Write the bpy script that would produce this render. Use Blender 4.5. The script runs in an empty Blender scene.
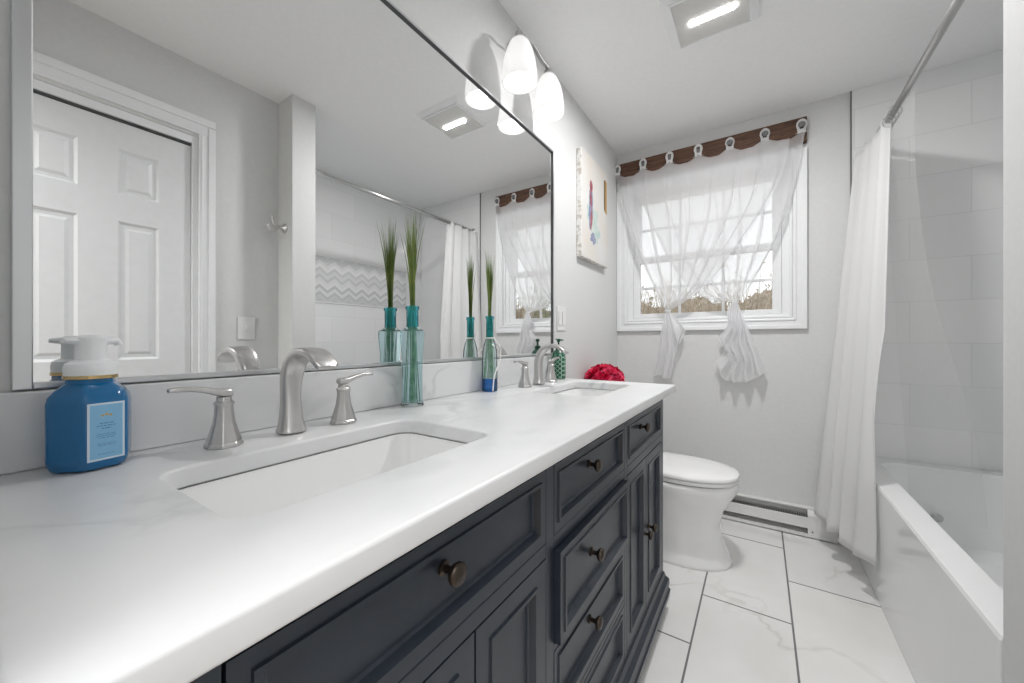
import bpy, bmesh, math, random
from mathutils import Vector, Matrix, noise
random.seed(7)
PI = math.pi
S = bpy.context.scene
C = bpy.data.collections.new('bathroom'); S.collection.children.link(C)

# ------------------------------------------------------------------ camera, world, lights
YB = 2.655      # back wall
ZC = 2.39       # ceiling
XD = 1.404      # closet wall
XT = 1.2506     # tub front
XL = 2.01       # long tub wall
W1, W2 = 1.0345, 1.167   # wing wall
cam = bpy.data.cameras.new('camera'); camo = bpy.data.objects.new('camera', cam); C.objects.link(camo)
camo.location = (0.848, 0, 1.07); camo.rotation_euler = (PI/2, 0, 0.5826)
cam.sensor_width = 36; cam.lens = 376.5*36/1024; cam.shift_y = -0.6/1024; cam.clip_start = 0.01
S.camera = camo

wd = bpy.data.worlds.new('world'); S.world = wd; wd.use_nodes = True
bg = wd.node_tree.nodes['Background']; bg.inputs[0].default_value = (0.97, 0.985, 1.0, 1); bg.inputs[1].default_value = 0.52

vs = S.view_settings
S.display_settings.display_device = 'sRGB'
vs.view_transform = 'Standard'; vs.look = 'None'; vs.gamma = 1; vs.use_curve_mapping = False
vs.exposure = 1.42
S.cycles.max_bounces = 16; S.cycles.diffuse_bounces = 8; S.cycles.glossy_bounces = 6; S.cycles.transparent_max_bounces = 32

def light(name, kind, loc, power, size=0.1, rot=(0,0,0), col=(1,1,1), size_y=None, spread=None):
    l = bpy.data.lights.new(name, kind); l.energy = power; l.color = col
    if kind == 'AREA':
        l.size = size
        if size_y: l.shape = 'RECTANGLE'; l.size_y = size_y
        if spread: l.spread = spread
    elif kind == 'POINT': l.shadow_soft_size = size
    o = bpy.data.objects.new(name, l); C.objects.link(o); o.location = loc; o.rotation_euler = rot
    return o
# the ceiling fixture and an added, unseen fill light in the hall behind the camera
light('ceiling_lamp_light', 'AREA', (0.6885, 1.69, ZC-0.0292), 6.2, 0.155, (0,0,0), (1,0.99,0.985), 0.02)
light('added_hall_fill', 'AREA', (0.95, -0.80, 2.3), 16, 1.3, (0,0,0), (1,1,1))

# ------------------------------------------------------------------ materials
M = {}
def mat(name, col, rough=0.5, metal=0.0, **kw):
    m = bpy.data.materials.new(name); m.use_nodes = True
    b = m.node_tree.nodes['Principled BSDF']
    b.inputs['Base Color'].default_value = (*col, 1); b.inputs['Roughness'].default_value = rough
    b.inputs['Metallic'].default_value = metal
    for k, v in kw.items(): b.inputs[k.replace('_', ' ')].default_value = v
    M[name] = m; return m
def nt(m): return m.node_tree.nodes, m.node_tree.links, m.node_tree.nodes['Principled BSDF']
def noise_col(name, c1, c2, scale=5, rough=0.5, lo=0.35, hi=0.65, metal=0, detail=6, bump=0.0, stretch=(1,1,1), distortion=0, **kw):
    m = mat(name, c1, rough, metal, **kw); N, L, b = nt(m)
    tc = N.new('ShaderNodeTexCoord'); mp = N.new('ShaderNodeMapping'); mp.inputs['Scale'].default_value = stretch
    n = N.new('ShaderNodeTexNoise'); n.inputs['Scale'].default_value = scale; n.inputs['Detail'].default_value = detail
    n.inputs['Distortion'].default_value = distortion
    r = N.new('ShaderNodeValToRGB'); r.color_ramp.elements[0].position = lo; r.color_ramp.elements[1].position = hi
    r.color_ramp.elements[0].color = (*c1, 1); r.color_ramp.elements[1].color = (*c2, 1)
    L.new(tc.outputs['Object'], mp.inputs[0]); L.new(mp.outputs[0], n.inputs['Vector'])
    L.new(n.outputs[0], r.inputs[0]); L.new(r.outputs[0], b.inputs['Base Color'])
    if bump:
        bp = N.new('ShaderNodeBump'); bp.inputs['Strength'].default_value = bump; bp.inputs['Distance'].default_value = 0.004
        L.new(n.outputs[0], bp.inputs['Height']); L.new(bp.outputs[0], b.inputs['Normal'])
    return m
def veins(m, base, dark, scale, width=0.035, seed=0, stretch=(1,1,1), rough=0.2, soft=None):
    """marble: thin veins where a distorted noise crosses its mean, masked by a second noise"""
    N, L, b = nt(m)
    tc = N.new('ShaderNodeTexCoord'); mp = N.new('ShaderNodeMapping'); mp.inputs['Scale'].default_value = stretch
    mp.inputs['Location'].default_value = (seed, seed*1.7, 0); L.new(tc.outputs['Object'], mp.inputs[0])
    n = N.new('ShaderNodeTexNoise'); n.inputs['Scale'].default_value = scale; n.inputs['Detail'].default_value = 5; n.inputs['Distortion'].default_value = 0.8
    L.new(mp.outputs[0], n.inputs['Vector'])
    a = N.new('ShaderNodeMath'); a.operation = 'SUBTRACT'; a.inputs[1].default_value = 0.5; L.new(n.outputs[0], a.inputs[0])
    ab = N.new('ShaderNodeMath'); ab.operation = 'ABSOLUTE'; L.new(a.outputs[0], ab.inputs[0])
    mr = N.new('ShaderNodeMapRange'); mr.inputs['From Max'].default_value = width; mr.inputs['To Min'].default_value = 1; mr.inputs['To Max'].default_value = 0
    L.new(ab.outputs[0], mr.inputs['Value'])
    n2 = N.new('ShaderNodeTexNoise'); n2.inputs['Scale'].default_value = scale*0.9; L.new(mp.outputs[0], n2.inputs['Vector'])
    m2 = N.new('ShaderNodeMapRange'); m2.inputs['From Min'].default_value = 0.5; m2.inputs['From Max'].default_value = 0.68; L.new(n2.outputs[0], m2.inputs['Value'])
    mu = N.new('ShaderNodeMath'); mu.operation = 'MULTIPLY'; L.new(mr.outputs[0], mu.inputs[0]); L.new(m2.outputs[0], mu.inputs[1])
    n3 = N.new('ShaderNodeTexNoise'); n3.inputs['Scale'].default_value = scale*1.6; n3.inputs['Detail'].default_value = 4; L.new(mp.outputs[0], n3.inputs['Vector'])
    m3 = N.new('ShaderNodeMapRange'); m3.inputs['From Min'].default_value = 0.45; m3.inputs['From Max'].default_value = 0.75; m3.inputs['To Max'].default_value = 0.35; L.new(n3.outputs[0], m3.inputs['Value'])
    ad = N.new('ShaderNodeMath'); ad.operation = 'MAXIMUM'; L.new(mu.outputs[0], ad.inputs[0]); L.new(m3.outputs[0], ad.inputs[1])
    mx = N.new('ShaderNodeMix'); mx.data_type = 'RGBA'; mx.inputs['A'].default_value = (*base, 1); mx.inputs['B'].default_value = (*dark, 1)
    L.new(ad.outputs[0], mx.inputs['Factor']); b.inputs['Roughness'].default_value = rough
    L.new(mx.outputs['Result'], b.inputs['Base Color'])
    return N, L, b, mx
def tiles(m, axes, origin, bw, rh, mortar, mcol, color_out, bump=0.3):
    N, L, b = nt(m)
    tc = N.new('ShaderNodeTexCoord'); sp = N.new('ShaderNodeSeparateXYZ'); cb = N.new('ShaderNodeCombineXYZ')
    L.new(tc.outputs['Object'], sp.inputs[0])
    for i in range(2):
        s = N.new('ShaderNodeMath'); s.operation = 'SUBTRACT'; s.inputs[1].default_value = origin[i]
        L.new(sp.outputs['XYZ'.index(axes[i])], s.inputs[0]); L.new(s.outputs[0], cb.inputs[i])
    br = N.new('ShaderNodeTexBrick'); L.new(cb.outputs[0], br.inputs['Vector'])
    for k, v in (('Scale', 1), ('Mortar Size', mortar), ('Mortar Smooth', 0.1), ('Bias', 0), ('Brick Width', bw), ('Row Height', rh)): br.inputs[k].default_value = v
    br.offset = 0.5; br.squash = 1
    br.inputs['Color1'].default_value = (1,1,1,1); br.inputs['Color2'].default_value = (0.95,0.955,0.96,1)
    mu = N.new('ShaderNodeMix'); mu.data_type = 'RGBA'; mu.blend_type = 'MULTIPLY'; mu.inputs['Factor'].default_value = 1
    if color_out is None: mu.inputs['A'].default_value = b.inputs['Base Color'].default_value
    else: L.new(color_out, mu.inputs['A'])
    L.new(br.outputs['Color'], mu.inputs['B'])
    mx = N.new('ShaderNodeMix'); mx.data_type = 'RGBA'; L.new(br.outputs['Fac'], mx.inputs['Factor'])
    L.new(mu.outputs['Result'], mx.inputs['A']); mx.inputs['B'].default_value = (*mcol, 1)
    L.new(mx.outputs['Result'], b.inputs['Base Color'])
    bp = N.new('ShaderNodeBump'); bp.invert = True; bp.inputs['Strength'].default_value = bump; bp.inputs['Distance'].default_value = 0.002
    L.new(br.outputs['Fac'], bp.inputs['Height']); L.new(bp.outputs[0], b.inputs['Normal'])
def clear(name, tint, gloss=0.12, rough=0.03, body=0.0, bodycol=(1,1,1), tl=0.5):
    """thin clear or sheer sheet: tinted see-through + some diffuse body + surface gloss"""
    m = bpy.data.materials.new(name); m.use_nodes = True; N = m.node_tree.nodes; L = m.node_tree.links; N.clear()
    out = N.new('ShaderNodeOutputMaterial'); tr = N.new('ShaderNodeBsdfTransparent'); tr.inputs[0].default_value = (*tint, 1)
    cur = tr.outputs[0]
    if body > 0:
        d = N.new('ShaderNodeBsdfDiffuse'); d.inputs[0].default_value = (*bodycol, 1)
        t = N.new('ShaderNodeBsdfTranslucent'); t.inputs[0].default_value = (*bodycol, 1)
        mx = N.new('ShaderNodeMixShader'); mx.inputs[0].default_value = tl; L.new(d.outputs[0], mx.inputs[1]); L.new(t.outputs[0], mx.inputs[2])
        m2 = N.new('ShaderNodeMixShader'); m2.inputs[0].default_value = body; L.new(cur, m2.inputs[1]); L.new(mx.outputs[0], m2.inputs[2]); cur = m2.outputs[0]
    if gloss > 0:
        g = N.new('ShaderNodeBsdfGlossy'); g.inputs['Roughness'].default_value = rough
        fr = N.new('ShaderNodeLayerWeight'); fr.inputs[0].default_value = gloss*2
        m3 = N.new('ShaderNodeMixShader'); L.new(fr.outputs['Fresnel'], m3.inputs[0]); L.new(cur, m3.inputs[1]); L.new(g.outputs[0], m3.inputs[2]); cur = m3.outputs[0]
    L.new(cur, out.inputs[0]); M[name] = m; return m
def emit(name, col, strength):
    m = bpy.data.materials.new(name); m.use_nodes = True; N = m.node_tree.nodes; N.clear()
    e = N.new('ShaderNodeEmission'); e.inputs[0].default_value = (*col, 1); e.inputs[1].default_value = strength
    o = N.new('ShaderNodeOutputMaterial'); m.node_tree.links.new(e.outputs[0], o.inputs[0]); M[name] = m; return m

noise_col('wall_paint', (0.65,0.655,0.65), (0.67,0.675,0.67), 60, 0.6, bump=0.03)
noise_col('ceiling_paint', (0.84,0.845,0.85), (0.86,0.865,0.87), 60, 0.7, bump=0.03)
noise_col('white_trim', (0.80,0.81,0.82), (0.82,0.83,0.84), 30, 0.35)
noise_col('door_paint', (0.72,0.73,0.74), (0.74,0.75,0.76), 30, 0.4)
mat('white_tile', (0.80,0.805,0.805), 0.12); tiles(M['white_tile'], 'XZ', (1.468, 2.084-0.205*20), 0.41, 0.205, 0.0016, (0.70,0.705,0.705), None, 0.35)
mat('white_tile_side', (0.80,0.805,0.805), 0.12); tiles(M['white_tile_side'], 'YZ', (1.3, 2.084-0.205*20), 0.41, 0.205, 0.0016, (0.70,0.705,0.705), None, 0.35)
m = mat('floor_tile', (0.8,0.79,0.77), 0.22); N_, L_, b_, mx_ = veins(m, (0.80,0.795,0.785), (0.54,0.51,0.47), 1.6, 0.018, 3.1, (1,0.8,1), 0.22)
tiles(m, 'YX', (1.769-0.311, 0.6435-0.307*10), 0.622, 0.307, 0.0034, (0.16,0.16,0.165), mx_.outputs['Result'], 0.4)
m = mat('marble', (0.8,0.8,0.8), 0.28); veins(m, (0.72,0.725,0.73), (0.54,0.55,0.56), 4.5, 0.045, 1.3, (1,0.7,1), 0.28)
mat('porcelain', (0.84,0.84,0.84), 0.08)
mat('tub_acrylic', (0.80,0.81,0.81), 0.1)
noise_col('navy_paint', (0.016,0.022,0.033), (0.019,0.026,0.038), 30, 0.33)
mat('dark_bronze', (0.07,0.055,0.045), 0.35, 0.9)
noise_col('brushed_nickel', (0.55,0.54,0.53), (0.62,0.61,0.60), 90, 0.33, metal=1, stretch=(1,1,0.1))
mat('satin_steel', (0.50,0.50,0.50), 0.28, 1)
mat('arm_steel', (0.30,0.30,0.30), 0.4, 0.9)
mat('silver_frame', (0.62,0.63,0.64), 0.3, 0.9)
mat('frame_dark', (0.10,0.10,0.105), 0.4, 0.5)
mat('mirror_silver', (0.90,0.905,0.905), 0.0, 1)
mat('seam_dark', (0.22,0.22,0.22), 0.6)
mat('gap_dark', (0.06,0.065,0.065), 0.6)
mat('heater_dark', (0.16,0.16,0.16), 0.5)
mat('heater_white', (0.74,0.74,0.73), 0.4)
mat('plastic_white', (0.74,0.74,0.735), 0.35)
noise_col('old_wood', (0.040,0.018,0.010), (0.15,0.072,0.038), 9, 0.65, stretch=(1,6,12), bump=0.5, distortion=1.5)
clear('tail_fabric', (1,1,1), 0, 0, 0.86, (0.90,0.90,0.91), 0.45)
clear('sheer_fabric', (1,1,1), 0, 0, 0.58, (0.90,0.90,0.91), 0.55)
clear('white_fabric', (1,1,1), 0, 0, 0.93, (0.88,0.88,0.88), 0.4)
clear('clear_liner', (0.985,0.985,0.985), 0.0, 0.25, 0.16, (0.9,0.9,0.9), 0.5)
clear('window_glass', (0.97,0.98,0.98), 0.05, 0.0)
clear('teal_glass', (0.40,0.84,0.90), 0.10, 0.02, 0.28, (0.08,0.60,0.72))
clear('aqua_glass', (0.86,0.965,0.98), 0.12, 0.02, 0.10, (0.45,0.80,0.90))
clear('clear_glass', (0.94,0.975,0.97), 0.12, 0.02, 0.03, (0.8,0.9,0.9))
clear('milky_glass', (0.90,0.96,0.97), 0.06, 0.05, 0.12, (0.7,0.82,0.86))
clear('knob_glass', (0.85,0.87,0.88), 0.25, 0.02, 0.35, (0.55,0.57,0.58))
clear('blue_glass', (0.10,0.45,0.80), 0.18, 0.02, 0.30, (0.02,0.22,0.60))
noise_col('grass_blade', (0.07,0.15,0.03), (0.26,0.32,0.09), 10, 0.6)
noise_col('grass_stem', (0.05,0.20,0.09), (0.22,0.42,0.22), 60, 0.6)
mat('blue_liquid', (0.006,0.135,0.32), 0.12)
mat('blue_plastic', (0.003,0.125,0.31), 0.12, Coat_Weight=0.2)
mat('label_border', (0.62,0.72,0.80), 0.3); mat('label_blue', (0.22,0.46,0.68), 0.3); mat('label_ink', (0.07,0.20,0.38), 0.4)
mat('gold', (0.60,0.45,0.22), 0.25, 1)
mat('frosted_white', (0.80,0.82,0.83), 0.3, Transmission_Weight=0.0)
noise_col('pump_green', (0.008,0.07,0.04), (0.012,0.09,0.05), 10, 0.3)
mat('petal', (0.66,0.006,0.065), 0.5); mat('petal_pink', (0.75,0.06,0.16), 0.5); mat('leaf', (0.03,0.12,0.03), 0.5)
noise_col('canvas_pale', (0.66,0.625,0.575), (0.68,0.675,0.665), 5, 0.7)
noise_col('canvas_edge', (0.55,0.52,0.47), (0.78,0.77,0.75), 45, 0.7, lo=0.42, hi=0.52)
noise_col('paint_red', (0.25,0.05,0.07), (0.42,0.16,0.19), 40, 0.6); noise_col('paint_blue', (0.16,0.20,0.34), (0.36,0.36,0.46), 50, 0.6)
noise_col('paint_cyan', (0.42,0.55,0.52), (0.62,0.66,0.62), 25, 0.6); mat('paint_bark', (0.10,0.045,0.012), 0.6); mat('paint_gold', (0.42,0.25,0.07), 0.6)
mat('ribbon', (0.82,0.82,0.80), 0.6)
mat('grille_grey', (0.76,0.76,0.75), 0.5); emit('lamp_bar', (1,0.97,0.93), 4.0)
noise_col('bark', (0.28,0.23,0.19), (0.42,0.35,0.28), 12, 0.9); noise_col('brush', (0.34,0.28,0.21), (0.50,0.42,0.32), 3, 0.9); noise_col('evergreen', (0.22,0.24,0.16), (0.34,0.33,0.22), 5, 0.9)
noise_col('far_woods', (0.26,0.21,0.165), (0.46,0.40,0.33), 1.6, 0.95, detail=10)
noise_col('ground_litter', (0.20,0.16,0.11), (0.33,0.28,0.2), 2, 0.95)
noise_col('hall_floor_wood', (0.30,0.20,0.12), (0.40,0.28,0.17), 4, 0.4, stretch=(6,0.5,1))
mat('drain_chrome', (0.6,0.6,0.6), 0.2, 1)
# glowing lamp glass
m = clear('shade_glass', (1,1,1), 0.05, 0.1, 1.0, (0.88,0.88,0.88), 0.65)
N = m.node_tree.nodes; L = m.node_tree.links; o_ = [n for n in N if n.type == 'OUTPUT_MATERIAL'][0]; src = o_.inputs[0].links[0].from_socket
e_ = N.new('ShaderNodeEmission'); e_.inputs[0].default_value = (1,0.985,0.97,1); e_.inputs[1].default_value = 0.07
a_ = N.new('ShaderNodeAddShader'); L.new(src, a_.inputs[0]); L.new(e_.outputs[0], a_.inputs[1]); L.new(a_.outputs[0], o_.inputs[0])
emit('bulb_glow', (1,0.99,0.97), 0.75)
# diamond lattice on the green bottle
m = mat('lattice', (0.3,0.5,0.4), 0.15); N, L, b = nt(m)
tc = N.new('ShaderNodeTexCoord'); mp = N.new('ShaderNodeMapping'); mp.inputs['Rotation'].default_value = (0.0, PI/4, 0); mp.inputs['Scale'].default_value = (1,1,1); L.new(tc.outputs['Object'], mp.inputs[0])
ch = N.new('ShaderNodeTexVoronoi'); ch.inputs['Scale'].default_value = 70; ch.distance = 'CHEBYCHEV'; ch.inputs['Randomness'].default_value = 0.0; L.new(mp.outputs[0], ch.inputs['Vector'])
rp = N.new('ShaderNodeValToRGB'); rp.color_ramp.elements[0].color = (0.010,0.10,0.05,1); rp.color_ramp.elements[1].color = (0.45,0.60,0.50,1); rp.color_ramp.elements[0].position = 0.40; rp.color_ramp.elements[1].position = 0.50
L.new(ch.outputs['Distance'], rp.inputs[0]); L.new(rp.outputs[0], b.inputs['Base Color'])
# chevron mosaic (pattern over y,z)
m = mat('chevron_tile', (0.6,0.6,0.6), 0.2); N, L, b = nt(m)
def mth(op, a, bb=None, cc=None):
    n = N.new('ShaderNodeMath'); n.operation = op
    for i, v in enumerate((a, bb, cc)):
        if v is None: continue
        if isinstance(v, (int, float)): n.inputs[i].default_value = v
        else: L.new(v, n.inputs[i])
    return n.outputs[0]
tc = N.new('ShaderNodeTexCoord'); sp = N.new('ShaderNodeSeparateXYZ'); L.new(tc.outputs['Object'], sp.inputs[0])
zig = mth('PINGPONG', sp.outputs[1], 0.062)
band = mth('ADD', sp.outputs[2], mth('MULTIPLY', zig, 0.75))
fr = mth('FRACT', mth('DIVIDE', band, 0.027)); idx = mth('FLOOR', mth('DIVIDE', band, 0.027))
wn = N.new('ShaderNodeTexWhiteNoise'); wn.noise_dimensions = '2D'; cb = N.new('ShaderNodeCombineXYZ'); L.new(idx, cb.inputs[0]); pass; L.new(cb.outputs[0], wn.inputs['Vector'])
rp = N.new('ShaderNodeValToRGB'); rp.color_ramp.elements[0].color = (0.52,0.53,0.54,1); rp.color_ramp.elements[1].color = (0.76,0.76,0.76,1); L.new(wn.outputs[0], rp.inputs[0])
grout = mth('LESS_THAN', fr, 0.09)
mx = N.new('ShaderNodeMix'); mx.data_type = 'RGBA'; L.new(grout, mx.inputs['Factor']); L.new(rp.outputs[0], mx.inputs['A']); mx.inputs['B'].default_value = (0.70,0.70,0.70,1); L.new(mx.outputs['Result'], b.inputs['Base Color'])

# ------------------------------------------------------------------ mesh helpers
def box(bm, x0, x1, y0, y1, z0, z1):
    v = [bm.verts.new((x, y, z)) for x in (x0, x1) for y in (y0, y1) for z in (z0, z1)]
    for f in ((0,1,3,2),(4,6,7,5),(0,4,5,1),(2,3,7,6),(0,2,6,4),(1,5,7,3)): bm.faces.new([v[i] for i in f])
    return v
def nb(): return bmesh.new()
def bx(*a):
    bm = nb(); box(bm, *a); return bm
def loft(bm, rings, cap=(True, True), closed=True):
    vs_ = [[bm.verts.new(p) for p in r] for r in rings]
    n = len(rings[0])
    for a, b in zip(vs_, vs_[1:]):
        for i in range(n if closed else n-1):
            j = (i+1) % n
            bm.faces.new((a[i], a[j], b[j], b[i]))
    if cap[0]: bm.faces.new(list(reversed(vs_[0])))
    if cap[1]: bm.faces.new(vs_[-1])
    return vs_
def circ(cx, cy, z, r, n=24, ph=0, ry=None):
    ry = r if ry is None else ry
    return [(cx+r*math.cos(2*PI*i/n+ph), cy+ry*math.sin(2*PI*i/n+ph), z) for i in range(n)]
def lathe(bm, cx, cy, prof, n=24, ph=0, cap=(True, True), k=1.0):
    loft(bm, [circ(cx, cy, z, max(r, 1e-4), n, ph, max(r, 1e-4)*k) for r, z in prof], cap)
def rrect(x0, x1, y0, y1, z, r, k=6):
    pts = []
    for (cx, cy, a0) in ((x1-r, y0+r, -PI/2), (x1-r, y1-r, 0), (x0+r, y1-r, PI/2), (x0+r, y0+r, PI)):
        for i in range(k+1):
            a = a0+PI/2*i/k; pts.append((cx+r*math.cos(a), cy+r*math.sin(a), z))
    return pts
def tube(bm, pts, rad, n=10, flat=1.0, up=(0,0,1), caps=True):
    pts = [Vector(p) for p in pts]; rings = []
    if not isinstance(rad, (list, tuple)): rad = [rad]*len(pts)
    prev = None
    for i, p in enumerate(pts):
        t = (pts[min(i+1, len(pts)-1)]-pts[max(i-1, 0)]).normalized()
        if prev is None:
            u = Vector(up); 
            if abs(u.dot(t)) > 0.95: u = Vector((1, 0, 0))
            a = (u-t*u.dot(t)).normalized()
        else: a = (prev-t*prev.dot(t)).normalized()
        prev = a; b = t.cross(a)
        r = rad[i]; ra, rb = (r*flat, r) if not isinstance(r, tuple) else r
        rings.append([p+a*ra*math.cos(2*PI*k/n)+b*rb*math.sin(2*PI*k/n) for k in range(n)])
    loft(bm, rings, (caps, caps))
def spline(ctrl, n):
    """Catmull-Rom through control points"""
    c = [Vector(p) for p in ctrl]; c = [c[0]*2-c[1]]+c+[c[-1]*2-c[-2]]; out = []
    segs = len(c)-3
    for i in range(n+1):
        t = i/n*segs; k = min(int(t), segs-1); t -= k
        p0, p1, p2, p3 = c[k:k+4]
        out.append(0.5*((2*p1)+(-p0+p2)*t+(2*p0-5*p1+4*p2-p3)*t*t+(-p0+3*p1-3*p2+p3)*t**3))
    return out
def lerp_poly(P, t):
    n = len(P)-1; k = min(int(t*n), n-1); f = t*n-k
    return spline_pt(P, k, f)
def spline_pt(P, k, t):
    g = lambda i: Vector(P[max(0, min(len(P)-1, i))])
    p0, p1, p2, p3 = g(k-1), g(k), g(k+1), g(k+2)
    return 0.5*((2*p1)+(-p0+p2)*t+(2*p0-5*p1+4*p2-p3)*t*t+(-p0+3*p1-3*p2+p3)*t**3)
def grid(bm, fn, nu, nv, closed=False):
    v = [[bm.verts.new(fn(i/nu, j/nv)) for i in range(nu+1)] for j in range(nv+1)]
    for j in range(nv):
        for i in range(nu): bm.faces.new((v[j][i], v[j][i+1], v[j+1][i+1], v[j+1][i]))
def wloc(p):
    w = Vector((0, 0, 0))
    while p is not None: w += p.location; p = p.parent
    return w
def obj(name, bm, material, parent=None, smooth=False, bevel=0, seg=2, sub=0, solid=0, label=None, origin=None):
    bmesh.ops.recalc_face_normals(bm, faces=bm.faces[:])
    if origin is None: origin = wloc(parent)
    origin = Vector(origin)
    bmesh.ops.translate(bm, verts=bm.verts[:], vec=-origin)
    me = bpy.data.meshes.new(name); bm.to_mesh(me); bm.free()
    if smooth: 
        for p in me.polygons: p.use_smooth = True
    me.materials.append(M[material])
    o = bpy.data.objects.new(name, me); C.objects.link(o)
    if parent is not None: o.parent = parent; o.location = origin-wloc(parent)
    else: o.location = origin
    if solid: md = o.modifiers.new('solid', 'SOLIDIFY'); md.thickness = solid; md.offset = 0
    if bevel: md = o.modifiers.new('bevel', 'BEVEL'); md.width = bevel; md.segments = seg; md.limit_method = 'ANGLE'; md.angle_limit = 0.6
    if sub: md = o.modifiers.new('sub', 'SUBSURF'); md.levels = sub; md.render_levels = sub
    if smooth and bevel == 0 and sub == 0:
        pass
    if label: o['label'] = label
    return o
def autosmooth(o, ang=0.6):
    me = o.data
    bm = bmesh.new(); bm.from_mesh(me)
    for e in bm.edges:
        if len(e.link_faces) == 2 and e.calc_face_angle(0) > ang: e.smooth = False
    bm.to_mesh(me); bm.free()
    for p in me.polygons: p.use_smooth = True
    return o
def thing(name, label, cat, loc, group=None):
    o = bpy.data.objects.new(name, None); C.objects.link(o); o.location = loc; o.empty_display_size = 0.05
    o['label'] = label; o['category'] = cat
    if group: o['group'] = group
    return o
def tag(o, label, cat, group=None, kind=None):
    o['label'] = label; o['category'] = cat
    if group: o['group'] = group
    if kind: o['kind'] = kind
    return o
def struct(o, label=None):
    o['kind'] = 'structure'
    if label: o['label'] = label
    return o
def copy_tree(o, parent=None, loc=None):
    c = o.copy(); C.objects.link(c)
    if parent is not None: c.parent = parent
    if loc is not None: c.location = loc
    for ch in list(o.children): copy_tree(ch, c)
    return c

# ------------------------------------------------------------------ the room shell
T = 0.12
def slab(name, *a, m='wall_paint'): return struct(obj(name, bx(*a), m))
slab('floor', -T, XL+T, -0.14, YB+T, -0.05, 0, m='floor_tile')
slab('floor_hall', -T, XL+T, -1.9, -0.14, -0.05, 0, m='hall_floor_wood')
slab('ceiling', -T, XL+T, -1.9, YB+T, ZC, ZC+0.08, m='ceiling_paint')
slab('wall_left', -T, 0, -0.14, YB+T, 0, ZC)
# back wall around the window opening (painted), then the tiled stretch over the tub
WX0, WX1, WZ0, WZ1 = 0.058, 1.0, 1.205, 2.085
bm = nb()
box(bm, 0, WX0, YB, YB+T, 0, ZC); box(bm, WX1, XT, YB, YB+T, 0, ZC)
box(bm, WX0, WX1, YB, YB+T, 0, WZ0); box(bm, WX0, WX1, YB, YB+T, WZ1, ZC)
struct(obj('wall_back', bm, 'wall_paint'))
slab('wall_back_tiled', XT, XL, YB-0.006, YB+T, 0, ZC, m='white_tile')
slab('wall_tub_side', XL, XL+T, W1, YB+T, 0, ZC, m='white_tile_side')
# wing wall: painted body with a tiled face towards the tub
wing = slab('wall_wing', XT, XL, W1, W2-0.008, 0, ZC)
slab('wall_wing_tiled', XT+0.03, XL, W2-0.008, W2, 0, ZC, m='white_tile')
# closet wall
CY0, CY1, CZ = -0.56, 0.676, 2.042
bm = nb(); box(bm, XD, XD+T, CY1, W1, 0, ZC); box(bm, XD, XD+T, -0.02, CY1, CZ, ZC)
struct(obj('wall_closet', bm, 'wall_paint'))
struct(obj('wall_closet_inner', bx(XD+T+0.35, XD+T+0.37, -0.02, W1, 0, ZC), 'wall_paint'))
# near wall with the doorway the camera stands in
bm = nb(); box(bm, 0, 0.56, -0.14, -0.02, 0, ZC); box(bm, 0.56, XD, -0.14, -0.02, 2.06, ZC); box(bm, XD, XL, -0.14, -0.02, 0, ZC)
struct(obj('wall_near', bm, 'wall_paint'))
slab('wall_hall_left', -T, 0, -1.9, -0.14, 0, ZC); slab('wall_hall_right', XL, XL+T, -1.9, -0.14, 0, ZC); slab('wall_hall_end', -T, XL+T, -2.0, -1.9, 0, ZC)

# ceiling/wall dark tile edge strip at the start of the tub tile
struct(obj('trim_1', bx(XT-0.004, XT+0.002, YB-0.0085, YB, 0.05, ZC), 'heater_dark'))
# accent mosaic band on the long tub wall
bm = bx(XL-0.004, XL+0.001, 1.30, 2.46, 1.377, 1.728)
band_o = struct(obj('trim_2', bm, 'chevron_tile'))
bm = nb()
for a in ((1.29,1.30,1.367,1.738),(2.46,2.47,1.367,1.738)): box(bm, XL-0.007, XL+0.001, a[0], a[1], a[2], a[3])
box(bm, XL-0.007, XL+0.001, 1.30, 2.46, 1.367, 1.377); box(bm, XL-0.007, XL+0.001, 1.30, 2.46, 1.728, 1.738)
obj('edge_strip', bm, 'grille_grey', band_o)

# ---- closet casing and sliding six-panel doors
def casing(bm, y0, y1, z0, z1, x):   # stepped moulding leg
    box(bm, x-0.012, x, y0, y1, z0, z1)
cas = bpy.data.objects.new('trim_3', None); C.objects.link(cas); cas.location = (XD, 0.70, 0); cas['kind'] = 'structure'
bm = nb(); box(bm, XD-0.014, XD, 0.676, 0.739, 0, 2.055); box(bm, XD-0.020, XD-0.014, 0.712, 0.739, 0, 2.095); box(bm, XD-0.017, XD-0.014, 0.684, 0.692, 0, 2.055)
obj('side_casing', bm, 'white_trim', cas, bevel=0.002)
bm = nb(); box(bm, XD-0.014, XD, -0.02, 0.739, 2.055, 2.134); box(bm, XD-0.020, XD-0.014, -0.02, 0.739, 2.100, 2.134); box(bm, XD-0.017, XD-0.014, -0.02, 0.690, 2.062, 2.070)
obj('head_casing', bm, 'white_trim', cas, bevel=0.002)
bm = nb(); box(bm, XD+0.001, XD+0.10, 0.655, 0.6755, 0, 2.041)
obj('side_jamb', bm, 'white_trim', cas)
obj('track', bx(XD+0.012, XD+0.09, -0.019, 0.654, 1.996, 2.012), 'gap_dark', cas)
bm = nb(); box(bm, XD+0.001, XD+0.012, -0.019, 0.654, 2.006, 2.040)
obj('track_fascia', bm, 'white_trim', cas)
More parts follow.
